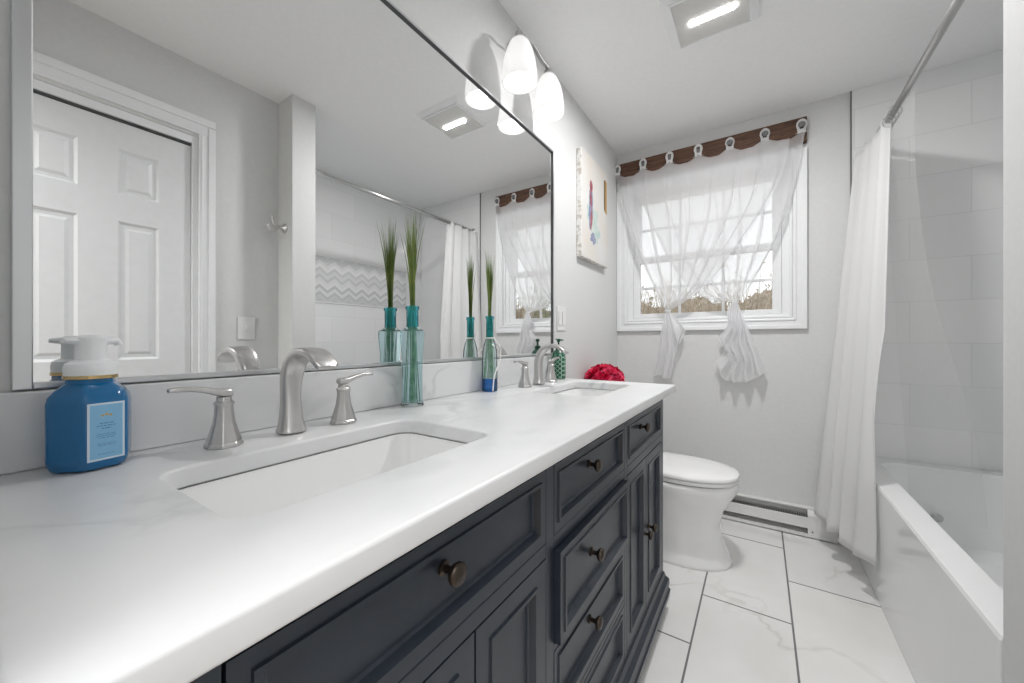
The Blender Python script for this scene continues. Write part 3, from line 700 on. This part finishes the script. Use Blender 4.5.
# green patterned soap bottle beyond the far faucet
gx, gy = 0.062, 1.588
gb = thing('pump_bottle', 'green diamond-patterned pump bottle behind the far faucet', 'soap bottle', (gx, gy, ZT))
bm = nb(); lathe(bm, gx, gy, [(0.030, ZT+0.0003), (0.033, ZT+0.004), (0.034, ZT+0.10), (0.031, ZT+0.115)], 28); autosmooth(obj('bottle', bm, 'lattice', gb))
bm = nb(); lathe(bm, gx, gy, [(0.031, ZT+0.115), (0.024, ZT+0.128), (0.014, ZT+0.136), (0.013, ZT+0.139)], 28); autosmooth(obj('shoulder', bm, 'pump_green', gb))
bm = nb(); lathe(bm, gx, gy, [(0.0145, ZT+0.139), (0.0145, ZT+0.152), (0.010, ZT+0.154), (0.0045, ZT+0.156), (0.0045, ZT+0.172), (0.009, ZT+0.175), (0.010, ZT+0.183), (0.008, ZT+0.187)], 20)
pp = autosmooth(obj('pump', bm, 'pump_green', gb, label='dark green pump'))
bm = nb(); tube(bm, [(gx-0.003, gy-0.006, ZT+0.181), (gx+0.006, gy+0.02, ZT+0.182), (gx+0.009, gy+0.030, ZT+0.179)], [(0.004, 0.006), (0.0035, 0.005), (0.003, 0.003)], 8)
tube(bm, [(gx, gy, ZT+0.183), (gx-0.006, gy-0.018, ZT+0.186)], [(0.003, 0.008), (0.002, 0.006)], 8); obj('nozzle', bm, 'pump_green', pp, smooth=True)

# ------------------------------------------------------------------ toilet
tl = thing('toilet', 'white elongated toilet between the vanity and the window wall', 'toilet', (0.40, 2.09, 0))
TY = 2.09
def bowlring(z, xb, xf, hw, k=28, sq=2.3):
    cx = (xb+xf)/2; a_ = (xf-xb)/2; pts = []
    for i in range(k):
        a = 2*PI*i/k; ca, sa = math.cos(a), math.sin(a)
        e = 2/sq if ca > 0 else 2/3.2
        pts.append((cx+math.copysign(abs(ca)**e, ca)*a_, TY+math.copysign(abs(sa)**(2/sq), sa)*hw, z))
    return pts
bm = nb()
loft(bm, [bowlring(z, xb, xf, hw) for z, xb, xf, hw in ((0, 0.20, 0.738, 0.166), (0.015, 0.20, 0.738, 0.166), (0.05, 0.20, 0.722, 0.156), (0.11, 0.20, 0.694, 0.142), (0.18, 0.20, 0.685, 0.140), (0.245, 0.19, 0.700, 0.154), (0.30, 0.19, 0.730, 0.176), (0.345, 0.19, 0.757, 0.188), (0.375, 0.19, 0.765, 0.190), (0.392, 0.19, 0.760, 0.187))])
obj('bowl', bm, 'porcelain', tl, smooth=True)
bm = nb(); loft(bm, [bowlring(z, xb, xf, hw) for z, xb, xf, hw in ((0.397, 0.24, 0.752, 0.182), (0.399, 0.238, 0.762, 0.188), (0.412, 0.238, 0.765, 0.190), (0.416, 0.24, 0.758, 0.186))])
autosmooth(obj('seat', bm, 'porcelain', tl), 0.7)
bm = nb(); loft(bm, [bowlring(z, xb, xf, hw) for z, xb, xf, hw in ((0.393, 0.25, 0.750, 0.180), (0.396, 0.25, 0.750, 0.180))]); obj('seat_gap', bm, 'seam_dark', tl)
bm = nb(); loft(bm, [bowlring(z, xb, xf, hw) for z, xb, xf, hw in ((0.4185, 0.235, 0.756, 0.184), (0.421, 0.232, 0.766, 0.191), (0.432, 0.232, 0.766, 0.191), (0.438, 0.236, 0.758, 0.186), (0.446, 0.26, 0.70, 0.150), (0.4485, 0.36, 0.60, 0.08))])
autosmooth(obj('lid', bm, 'porcelain', tl), 0.9)
bm = nb(); loft(bm, [rrect(0.02+a, 0.205-a, TY-0.22+a, TY+0.22-a, z, 0.03) for z, a in ((0.34, 0.03), (0.36, 0.015), (0.50, 0.006), (0.715, 0.0))]); autosmooth(obj('tank', bm, 'porcelain', tl), 0.6)
bm = nb(); loft(bm, [rrect(0.014+a, 0.215-a, TY-0.23+a, TY+0.23-a, z, 0.03) for z, a in ((0.7155, 0.004), (0.720, 0), (0.745, 0), (0.752, 0.006))]); autosmooth(obj('tank_lid', bm, 'porcelain', tl), 0.6)
bm = nb(); box(bm, 0.03, 0.24, TY-0.12, TY+0.12, 0.0, 0.34); obj('pedestal', bm, 'porcelain', tl, bevel=0.02)
bm = nb(); tube(bm, [(0.21, TY-0.15, 0.66), (0.228, TY-0.15, 0.66)], 0.01, 12); tube(bm, [(0.226, TY-0.155, 0.66), (0.228, TY-0.10, 0.652)], [0.007, 0.005], 8); obj('flush_lever', bm, 'drain_chrome', tl, smooth=True)

# flowers on the tank
fx_, fy_ = 0.105, 2.09
fl = thing('flower_bouquet', 'round bouquet of bright pinkish red flowers beyond the end of the countertop', 'flowers', (fx_, fy_, 0.7525))
bm = nb(); lathe(bm, fx_, fy_, [(0.032, 0.753), (0.038, 0.757), (0.048, 0.815), (0.050, 0.818), (0.046, 0.818), (0.040, 0.80)], 24); autosmooth(obj('pot', bm, 'porcelain', fl))
bm = nb()
rnd = random.Random(4)
for k in range(30):
    a = rnd.uniform(0, 2*PI); tube(bm, [(fx_, fy_, 0.80), (fx_+0.07*math.cos(a), fy_+0.07*math.sin(a), rnd.uniform(.82, .89))], [0.002, 0.0015], 4)
obj('stems', bm, 'leaf', fl)
def bloom(cx, cy, cz, r, rnd):
    bm = nb(); ax = (Vector((cx, cy, cz))-Vector((fx_, fy_, 0.82))).normalized()
    a1 = ax.orthogonal().normalized(); b1 = ax.cross(a1); c = Vector((cx, cy, cz))
    for ring_, (n, el, sc) in enumerate(((9, 0.15, 1.0), (8, 0.6, 0.85), (6, 1.05, 0.6), (4, 1.35, 0.4))):
        for i in range(n):
            th = 2*PI*(i+rnd.random()*.5)/n; d = (a1*math.cos(th)+b1*math.sin(th)); s_ = (-a1*math.sin(th)+b1*math.cos(th))
            e = el+rnd.uniform(-.15,.15); ln = r*sc*rnd.uniform(.85, 1.1); vs_ = []
            for (u, w) in ((0.1, 0.15), (0.55, 0.42), (0.9, 0.36), (1.05, 0.12)):
                up = ax*math.sin(e)*u*ln+d*math.cos(e)*u*ln+ax*0.25*ln*u*u*(1 if ring_ else .3)
                vs_.append((bm.verts.new(c+up-s_*w*ln), bm.verts.new(c+up+ax*0.05*ln), bm.verts.new(c+up+s_*w*ln)))
            for p, q in zip(vs_, vs_[1:]):
                bm.faces.new((p[0], p[1], q[1], q[0])); bm.faces.new((p[1], p[2], q[2], q[1]))
    return bm
k = 0
for (phi, cnt) in ((0.05, 13), (0.38, 12), (0.75, 9), (1.15, 6), (1.5, 2)):
    for i in range(cnt):
        th = 2*PI*(i+0.5*(k % 2))/cnt+phi; R_ = 0.082; k += 1
        obj('bloom', bloom(fx_+R_*math.cos(phi)*math.cos(th)*1.08, fy_+R_*math.cos(phi)*math.sin(th)*1.08, 0.845+R_*0.80*math.sin(phi), 0.034, rnd), 'petal_pink' if k % 4 == 0 else 'petal', fl)

# ------------------------------------------------------------------ baseboard heater
ht = thing('baseboard_heater', 'low white electric baseboard heater along the window wall', 'heater', (0.7, YB-0.03, 0))
hy = YB-0.058; hx0, hx1 = 0.30, 1.19
bm = nb()
box(bm, hx0, hx1, YB-0.006, YB-0.001, 0.012, 0.150)                       # back plate
box(bm, hx0, hx1, hy+0.022, YB-0.001, 0.145, 0.152)                        # top lip
box(bm, hx0, 1.065, hy, hy+0.005, 0.050, 0.108)                          # front panel
box(bm, hx0, hx1, hy-0.004, hy+0.004, 0.000, 0.022)                        # bottom rail
box(bm, hx0, hx1, hy-0.004, YB-0.001, 0.0, 0.004)
box(bm, 1.065, hx1, hy, YB-0.006, 0.022, 0.118)                          # end wiring box
v = [bm.verts.new(p) for p in ((1.065, hy, 0.118), (hx1, hy, 0.118), (hx1, hy+0.026, 0.146), (1.065, hy+0.026, 0.146))]; bm.faces.new(v)
v = [bm.verts.new(p) for p in ((hx1, hy, 0.118), (hx1, YB-0.006, 0.118), (hx1, YB-0.006, 0.146), (hx1, hy+0.026, 0.146))]; bm.faces.new(v)
obj('housing', bm, 'heater_white', ht)
bm = nb()
k = hx0+0.01
while k < 1.055: box(bm, k, k+0.0015, hy+0.012, YB-0.010, 0.035, 0.115); k += 0.008
obj('fins', bm, 'heater_dark', ht)
bm = nb(); tube(bm, [(hx0, hy+0.03, 0.075), (1.064, hy+0.03, 0.075)], 0.009, 10); obj('element_pipe', bm, 'heater_dark', ht)
for sx_, sz_ in ((1.085, 0.035), (1.17, 0.1)):
    bm = nb(); tube(bm, [(sx_, hy-0.001, sz_), (sx_, hy-0.003, sz_)], 0.004, 10); obj('screw', bm, 'heater_dark', ht)

# ------------------------------------------------------------------ canvas on the left wall
pc = thing('wall_canvas', 'pale wrapped canvas painting of a red and blue figure, left of the window', 'painting', (0.0, 2.14, 1.84))
py0, py1, pz0, pz1 = 1.932, 2.352, 1.536, 2.136
obj('canvas_edge', bx(0.001, 0.030, py0, py1, pz0, pz1), 'canvas_edge', pc, label='distressed speckled canvas edge', bevel=0.002)
cf = obj('canvas_face', bx(0.030, 0.0312, py0+0.004, py1-0.004, pz0+0.004, pz1-0.004), 'canvas_pale', pc)
def blob(pts, x0, x1):
    bm = nb(); a = [bm.verts.new((x0, p[0], p[1])) for p in pts]; b = [bm.verts.new((x1, p[0], p[1])) for p in pts]
    bm.faces.new(b); bm.faces.new(list(reversed(a)))
    for i in range(len(pts)): bm.faces.new((a[i], a[(i+1) % len(pts)], b[(i+1) % len(pts)], b[i]))
    return bm
def ell(cy, cz, ry, rz, n=18, seed=0, j=0.15, tilt=0.0):
    r = random.Random(seed); out = []
    for i in range(n):
        a = 2*PI*i/n; q = 1+r.uniform(-j, j); u, v = ry*q*math.cos(a), rz*q*math.sin(a)
        out.append((cy+u*math.cos(tilt)-v*math.sin(tilt), cz+u*math.sin(tilt)+v*math.cos(tilt)))
    return out
obj('background_splash', blob(ell(2.085, 1.80, 0.075, 0.10, seed=2, j=.4), 0.0312, 0.0315), 'paint_cyan', cf)
obj('background_splash', blob(ell(2.15, 1.70, 0.065, 0.05, seed=5, j=.4), 0.0312, 0.03152), 'paint_cyan', cf)
obj('figure_body', blob(ell(2.067, 1.84, 0.032, 0.130, seed=3, j=.18, tilt=-0.05), 0.0315, 0.0318), 'paint_blue', cf)
obj('figure_head', blob(ell(2.072, 1.965, 0.022, 0.035, seed=6, j=.12), 0.0318, 0.0321), 'paint_red', cf)
obj('figure_sash', blob(ell(2.068, 1.885, 0.016, 0.05, seed=8, j=.25, tilt=0.2), 0.0318, 0.0321), 'paint_red', cf)
obj('figure_sash', blob(ell(2.075, 1.775, 0.018, 0.06, seed=9, j=.25, tilt=-0.1), 0.0318, 0.0321), 'paint_red', cf)
obj('figure_tail', blob(ell(2.105, 1.668, 0.045, 0.028, seed=10, j=.35, tilt=-0.3), 0.0315, 0.0318), 'paint_blue', cf)
obj('painted_post', blob([(2.285, 2.075), (2.300, 2.080), (2.303, 1.88), (2.287, 1.895)], 0.0312, 0.0316), 'paint_bark', cf)
obj('painted_post', blob([(2.303, 2.085), (2.335, 2.075), (2.338, 1.87), (2.303, 1.88)], 0.0312, 0.0315), 'paint_gold', cf)

# outlet plate on the left wall and switch plate on the closet wall
ot = thing('outlet_plate', 'white outlet plate on the left wall just beyond the mirror', 'outlet', (0, 1.745, 1.185))
autosmooth(obj('plate', bx(0.0005, 0.005, 1.690, 1.790, 1.122, 1.245), 'plastic_white', ot, bevel=0.002))
for yy in (1.718, 1.762): obj('receptacle', bx(0.006, 0.0085, yy-0.017, yy+0.017, 1.150, 1.220), 'plastic_white', ot, bevel=0.001)
sw = thing('light_switch', 'white light switch plate beside the closet door casing, seen in mirror', 'switch', (XD, 0.878, 1.135))
autosmooth(obj('plate', bx(XD-0.006, XD-0.0005, 0.838, 0.918, 1.077, 1.194), 'plastic_white', sw, bevel=0.002))
bm = nb(); box(bm, XD-0.016, XD-0.006, 0.873, 0.883, 1.128, 1.148); obj('toggle', bm, 'plastic_white', sw, bevel=0.002)

# robe hook on the wing wall
hk = thing('robe_hook', 'brushed nickel double robe hook on the wing wall, seen in mirror', 'hook', (1.328, W1, 1.683))
hxk, hzk = 1.328, 1.683
bm = nb(); loft(bm, [[(hxk+r*math.cos(2*PI*k/20), W1-d, hzk+r*math.sin(2*PI*k/20)) for k in range(20)] for r, d in ((0.026, 0.0005), (0.026, 0.006), (0.018, 0.012), (0.010, 0.02), (0.009, 0.035))]); autosmooth(obj('mount', bm, 'brushed_nickel', hk))
bm = nb(); tube(bm, spline([(hxk, W1-0.034, hzk-0.002), (hxk, W1-0.055, hzk-0.022), (hxk, W1-0.078, hzk-0.020), (hxk, W1-0.088, hzk+0.004)], 14), 0.0065, 10)
tube(bm, spline([(hxk, W1-0.034, hzk), (hxk, W1-0.052, hzk+0.004), (hxk, W1-0.062, hzk+0.026), (hxk, W1-0.066, hzk+0.052)], 14), 0.006, 10)
obj('prongs', bm, 'brushed_nickel', hk, smooth=True)

# ------------------------------------------------------------------ vanity light
def sconce(y0, lab):
    t = thing('vanity_light', lab, 'wall lamp', (0, y0, 2.22))
    sx = 0.096
    bm = nb(); lathe(bm, 0, 0, [(0.055, 0.0), (0.055, 0.012), (0.045, 0.02), (0.012, 0.024)], 28)
    bmesh.ops.rotate(bm, verts=bm.verts[:], matrix=Matrix.Rotation(PI/2, 3, 'Y')); bmesh.ops.translate(bm, verts=bm.verts[:], vec=(0.0005, y0, 2.24))
    autosmooth(obj('wall_plate', bm, 'brushed_nickel', t))
    bm = nb(); pts = spline([(sx, y0-0.1145, 2.222), (sx, y0-0.095, 2.235), (sx-0.004, y0-0.055, 2.236), (sx-0.004, y0, 2.246), (sx-0.004, y0+0.055, 2.232), (sx, y0+0.100, 2.226), (sx, y0+0.1145, 2.218)], 36)
    tube(bm, pts, [(0.0045, 0.008)]*37, 8)
    tube(bm, [(0.02, y0, 2.243), (sx, y0, 2.245)], 0.008, 10); obj('arm', bm, 'arm_steel', t, smooth=True)
    for s_ in (-1, 1):
        ly = y0+s_*0.1145
        bm = nb(); lathe(bm, sx, ly, [(0.006, 2.226), (0.015, 2.222), (0.019, 2.210), (0.019, 2.202)], 20); autosmooth(obj('socket_cap', bm, 'satin_steel', t))
        prof = [(0.012, 2.2015), (0.027, 2.196), (0.041, 2.176), (0.053, 2.146), (0.0615, 2.110), (0.066, 2.070), (0.0675, 2.045), (0.066, 2.035)]
        inn = [(r-0.003, z_-0.002) for r, z_ in prof]; inn[-1] = (0.063, 2.0352)
        bm = nb(); lathe(bm, sx, ly, prof+inn[::-1], 32, cap=(True, True)); sh = autosmooth(obj('lamp_shade', bm, 'shade_glass', t, label='white glass bell shade'), 0.9)
        bm = nb(); bmesh.ops.create_uvsphere(bm, u_segments=16, v_segments=10, radius=0.028); bmesh.ops.translate(bm, verts=bm.verts[:], vec=(sx, ly, 2.105)); obj('bulb', bm, 'bulb_glow', sh, smooth=True)
        light('vanity_bulb_light', 'POINT', (sx, ly, 2.065), 0.03, 0.03, col=(1,0.99,0.98))
    return t
sconce(1.307, 'two-shade brushed nickel vanity light glowing above the far end of the mirror')
sconce(0.330, 'added two-shade brushed nickel vanity light above the near sink, out of view')  # added unseen fixture; its bulbs help light the room

# ------------------------------------------------------------------ ceiling fan light
cf = thing('ceiling_vent_light', 'square white ceiling vent with a lit lamp strip', 'ceiling light', (0.69, 1.71, ZC))
fx0, fx1, fy0, fy1 = 0.548, 0.822, 1.550, 1.811
bm = nb(); loft(bm, [rrect(fx0+a, fx1-a, fy0+a, fy1-a, z, 0.012) for z, a in ((ZC-0.0005, -0.028), (ZC-0.010, -0.020), (ZC-0.016, 0.0))], (True, True)); autosmooth(obj('housing', bm, 'white_trim', cf), 0.4)
bm = nb(); q = ZC-0.021
for a in ((fx0+0.001, fx1-0.001, fy0+0.001, fy0+0.008), (fx0+0.001, fx1-0.001, fy1-0.008, fy1-0.001), (fx0+0.001, fx0+0.008, fy0+0.008, fy1-0.008), (fx1-0.008, fx1-0.001, fy0+0.008, fy1-0.008)): box(bm, *a, q-0.005, q+0.005)
obj('rim', bm, 'white_trim', cf)
bm = nb(); box(bm, fx0+0.008, fx1-0.008, fy0+0.008, fy1-0.008, q+0.002, q+0.0048)
yy = fy0+0.012
while yy < fy1-0.012: box(bm, fx0+0.008, fx1-0.008, yy, yy+0.003, q-0.001, q+0.002); yy += 0.0065
obj('grille', bm, 'grille_grey', cf)
bm = nb(); loft(bm, [rrect(0.605, 0.772, 1.675, 1.701, z, 0.010) for z in (q-0.007, q+0.001)]); obj('lamp_strip', bm, 'lamp_bar', cf)

# ------------------------------------------------------------------ tub
tb = thing('bathtub', 'white alcove bathtub with a glossy flat apron', 'bathtub', (1.63, 1.91, 0))
ty0, ty1, ZTub = W2+0.002, YB-0.008, 0.475
bm = nb(); tx0, tx1 = XT+0.0, XL-0.002
outer = lambda z, e=0: rrect(tx0+e, tx1, ty0, ty1, z, 0.006)
inner = lambda z, e: rrect(tx0+0.080+e, tx1-0.05-e, ty0+0.09+e*1.6, ty1-0.08-e*1.6, z, 0.10)
loft(bm, [outer(0.0, 0.004), outer(0.04, 0.004), outer(0.045, 0.0), outer(ZTub-0.008, 0.0), outer(ZTub, 0.004), inner(ZTub, 0), inner(ZTub-0.012, 0.008), inner(0.30, 0.022), inner(0.16, 0.04), inner(0.12, 0.075), inner(0.115, 0.12)])
autosmooth(obj('tub_shell', bm, 'tub_acrylic', tb), 0.35)
bm = nb(); loft(bm, [[(1.524+r*math.cos(2*PI*k/20), ty1-0.140-d, 0.262+r*math.sin(2*PI*k/20)) for k in range(20)] for r, d in ((0.020, -0.004), (0.020, 0.004), (0.014, 0.008))]); autosmooth(obj('overflow_plate', bm, 'satin_steel', tb))

# shower rod, curtain and liner
RX, RZ = 1.330, 2.058
rod = thing('shower_rod', 'straight brushed steel shower curtain rod above the tub', 'curtain rod', (RX, 1.9, RZ))
bm = nb(); tube(bm, [(RX, W2+0.012, RZ), (RX, YB-0.018, RZ)], 0.0125, 16); obj('pole', bm, 'satin_steel', rod, smooth=True)
for yy, s_ in ((W2+0.0005, 1), (YB-0.0065, -1)):
    bm = nb(); loft(bm, [[(RX+r*math.cos(2*PI*k/20), yy+s_*d, RZ+r*math.sin(2*PI*k/20)) for k in range(20)] for r, d in ((0.028, 0), (0.028, 0.006), (0.018, 0.014), (0.0135, 0.02))]); autosmooth(obj('flange', bm, 'satin_steel', rod))
NR = 8
rings_y = [2.245+i*0.044 for i in range(NR)]
for i, yy in enumerate(rings_y):
    bm = nb(); pts = [(RX+0.022*math.sin(a), yy+0.003*math.sin(a*2), RZ-0.006+0.026*math.cos(a)) for a in [2*PI*k/20 for k in range(21)]]
    tube(bm, pts, 0.0018, 6)
    tag(obj('curtain_ring', bm, 'satin_steel', origin=(RX, yy, RZ), smooth=True), 'small metal curtain ring on the shower rod', 'curtain ring', 'rings on the shower rod')
def curtain_fn(u, v):
    """u along the gathered top (0 near camera end .. 1 wall end), v from top to bottom"""
    y_top = 2.31+u*0.31; x_top = RX-0.004-0.060*u**1.5
    ph = u*2*PI*4; xb = 1.222-0.125*u; yb = 2.05+0.50*u
    s = v**0.95; x = x_top+(xb-x_top)*s; y = y_top+(yb-y_top)*s
    amp = 0.013+0.008*v
    x += amp*math.sin(ph+0.6*math.sin(3*v)+0.3)
    y += 0.010*math.sin(1.3*ph+v*2)
    if v > 0.70: x = min(x, XT-0.006-0.02*(v-0.7))
    elif v > 0.5: k_ = (v-0.5)/0.2; x = min(x, x*(1-k_)+min(x, XT-0.006)*k_)
    z_top = RZ+0.018-0.035*u-0.012*abs(math.sin(u*PI*6)); zb = 0.150+0.015*math.sin(ph*0.6)
    return (x, y, z_top+(zb-z_top)*v)
bm = nb(); grid(bm, curtain_fn, 150, 50)
sc = tag(obj('shower_curtain', bm, 'white_fabric', origin=(1.27, 2.42, 0.05), smooth=True, solid=0.0012), 'white fabric shower curtain gathered at the window end of the tub', 'shower curtain')
LN = [(1.342, 2.05, 2.045), (1.346, 2.05, 1.70), (1.397, 2.07, 1.24), (1.515, 2.12, 0.73), (1.560, 2.16, 0.36)]
LF = [(1.342, 2.40, 2.045), (1.346, 2.42, 1.70), (1.37, 2.44, 1.24), (1.40, 2.45, 0.73), (1.42, 2.46, 0.36)]
def liner_fn(u, v):
    p = lerp_poly(LN, v); q = lerp_poly(LF, v); r = p.lerp(q, u)
    w = math.sin(u*2*PI*2+v*1.3)
    return (r.x+0.002*w, r.y+0.002*w, r.z)
bm = nb(); grid(bm, liner_fn, 90, 40)
tag(obj('curtain_liner', bm, 'clear_liner', origin=(1.4, 2.4, 0.2), smooth=True), 'clear plastic liner hanging inside the tub behind the white curtain', 'curtain liner')

# ------------------------------------------------------------------ window board, glass knobs, sheer panels
bd = thing('curtain_board', 'dark weathered wood board with glass knobs above the window', 'curtain board', (0.53, YB-0.012, 2.24))
bm = nb()
BX0, BX1, BY0 = 0.003, 1.064, YB-0.026
box(bm, BX0, BX1, BY0, YB-0.001, 2.170, 2.312); obj('plank', bm, 'old_wood', bd, bevel=0.003)
KX = [0.016, 0.190, 0.358, 0.526, 0.696, 0.871, 1.040]
for kx in KX:
    bm = nb(); kz = 2.262
    loft(bm, [[(kx+r*math.cos(2*PI*k/8), BY0-d, kz+r*math.sin(2*PI*k/8)) for k in range(8)] for r, d in ((0.005, 0.0), (0.005, 0.010), (0.015, 0.016), (0.0175, 0.023), (0.012, 0.031), (0.004, 0.034))])
    obj('glass_knob', bm, 'knob_glass', bd, label='faceted clear glass knob')
    bm = nb(); loft(bm, [[(kx+r*math.cos(2*PI*k/10), BY0-d, kz+r*math.sin(2*PI*k/10)) for k in range(10)] for r, d in ((0.0062, 0.0002), (0.0062, 0.009), (0.0035, 0.0145))]); obj('knob_base', bm, 'heater_dark', bd)
bm = nb(); box(bm, 0.004, 0.020, BY0-0.003, BY0, 2.12, 2.175); obj('bracket', bm, 'satin_steel', bd)
CYP = YB-0.055   # curtain plane
def hem(x): # top edge droops between the tabs
    d = min(abs(x-k) for k in KX); return 2.232-0.038*min(1, d/0.060)**0.7
def sheer(name, Lc, Rc, tie, tabs, tail_fn, y_off, nf, lab, xr, seed):
    t = thing(name, lab, 'curtain', (tie[0], CYP, tie[1]), 'sheer tab-top curtain panels')
    def fn(u, v):
        a = lerp_poly(Lc, v); b = lerp_poly(Rc, v)
        x = a[0]+(b[0]-a[0])*u; z = a[1]+(b[1]-a[1])*u
        sag = 0.02*math.sin(PI*u)*math.sin(PI*v)
        if v < 0.12: z = z*(v/0.12)+hem(x)*(1-v/0.12)
        w = abs(b[0]-a[0])+0.03
        amp = 0.009*(0.35+1.0*v)*min(1, w*2+0.55)
        y = CYP+y_off+amp*math.sin(2*PI*nf*u+seed+1.5*math.sin(2.2*v+seed))+0.3*amp*math.sin(2*PI*nf*2.3*u+seed*2)
        x += (0.020*math.sin(2*PI*nf*u*0.9+seed+2*u*v)+0.010*math.sin(2*PI*nf*u*2.1+seed*3))*math.sin(PI*min(1, v*1.15)) if v < 0.87 else 0
        return (x, y, z-sag)
    bm = nb(); grid(bm, fn, 130, 44); obj('panel', bm, 'sheer_fabric', t, smooth=True)
    for kx in tabs:
        bm = nb(); zt = 2.262+0.026
        pts = []
        front_ = [(z_, w_) for z_, w_ in ((hem(kx)-0.012, 0.032), (2.222, 0.019), (2.243, 0.0200), (2.262, 0.0255), (2.280, 0.023), (2.292, 0.014), (2.297, 0.004))]
        # tab with a hole: draw as a ring-ended strip
        vsl = []
        for z_, w_ in front_:
            yy = BY0-0.0215+(y_off-0.0) if z_ > 2.23 else CYP+y_off+(BY0-0.0215-CYP)*max(0, (z_-2.19)/0.04)
            yy = min(yy, BY0-0.0125)
            vsl.append([bm.verts.new((kx-w_, yy, z_)), bm.verts.new((kx-w_*0.42, yy, z_)), bm.verts.new((kx+w_*0.42, yy, z_)), bm.verts.new((kx+w_, yy, z_))])
        for j, (a, b) in enumerate(zip(vsl, vsl[1:])):
            for i in range(3):
                if i == 1 and j in (2, 3): continue   # the buttonhole the knob pokes through
                bm.faces.new((a[i], a[i+1], b[i+1], b[i]))
        obj('tab', bm, 'white_fabric', t, solid=0.0015, smooth=True)
    bm = nb(); grid(bm, tail_fn, 70, 26); obj('tail', bm, 'tail_fabric', t, smooth=True)
    bm = nb(); pts = [(tie[0]+0.017*math.cos(a), CYP+y_off+0.013*math.sin(a), tie[1]+0.003*math.sin(a)) for a in [2*PI*k/20 for k in range(21)]]
    tube(bm, pts, [(0.007, 0.003)]*21, 8); obj('tie', bm, 'white_fabric', t, smooth=True)
    return t
def tailA(u, v):
    xl = 0.335+(0.255-0.335)*v**0.8; xr_ = 0.363+(0.462-0.363)*min(1, v*1.7)-0.075*max(0, v-.55)
    x = xl+(xr_-xl)*u
    zb = 0.835+0.01*math.sin(u*9)+ (0.21 if u > 0.86 else 0.21*max(0, (u-0.62)/0.24)**1.5)
    return (x+0.004*math.sin(u*30)*v, CYP-0.006+(0.008+0.016*v)*math.sin(u*2*PI*3.5+0.6+v), 1.262+(zb-1.262)*v)
def tailB(u, v):
    xl = 0.708-0.075*v**0.7-0.022*math.sin(v*2*PI*2.4)*min(1, v*2); xr_ = 0.738+0.140*v**1.05
    x = xl+(xr_-xl)*u
    zb = 0.845+0.10*max(0, 0.22-u)/0.22*0.6+0.045*max(0, (u-0.6)/0.4)-0.02*math.sin(u*PI)
    return (x+0.004*math.sin(u*26)*v, CYP-0.012+(0.008+0.020*v)*math.sin(u*2*PI*4+v*1.2), 1.298+(zb-1.298)*v)
LA = [(0.006, 2.20), (0.03, 2.02), (0.095, 1.80), (0.185, 1.56), (0.275, 1.38), (0.335, 1.268)]
RA = [(0.985, 2.20), (0.955, 2.05), (0.895, 1.90), (0.745, 1.66), (0.575, 1.415), (0.364, 1.266)]
LB = [(0.10, 2.20), (0.16, 2.02), (0.26, 1.78), (0.385, 1.52), (0.535, 1.350), (0.706, 1.302)]
RB = [(1.056, 2.20), (1.050, 2.05), (1.015, 1.87), (0.945, 1.66), (0.830, 1.43), (0.740, 1.303)]
sheer('sheer_curtain', LA, RA, (0.349, 1.264), KX[:4], tailA, -0.010, 8, 'white sheer tab curtain tied at the left side of the window', 1, 0.4)
sheer('sheer_curtain', LB, RB, (0.723, 1.301), KX[4:], tailB, 0.012, 7, 'white sheer tab curtain tied at the right side of the window, ruffled tail', 1, 2.1)
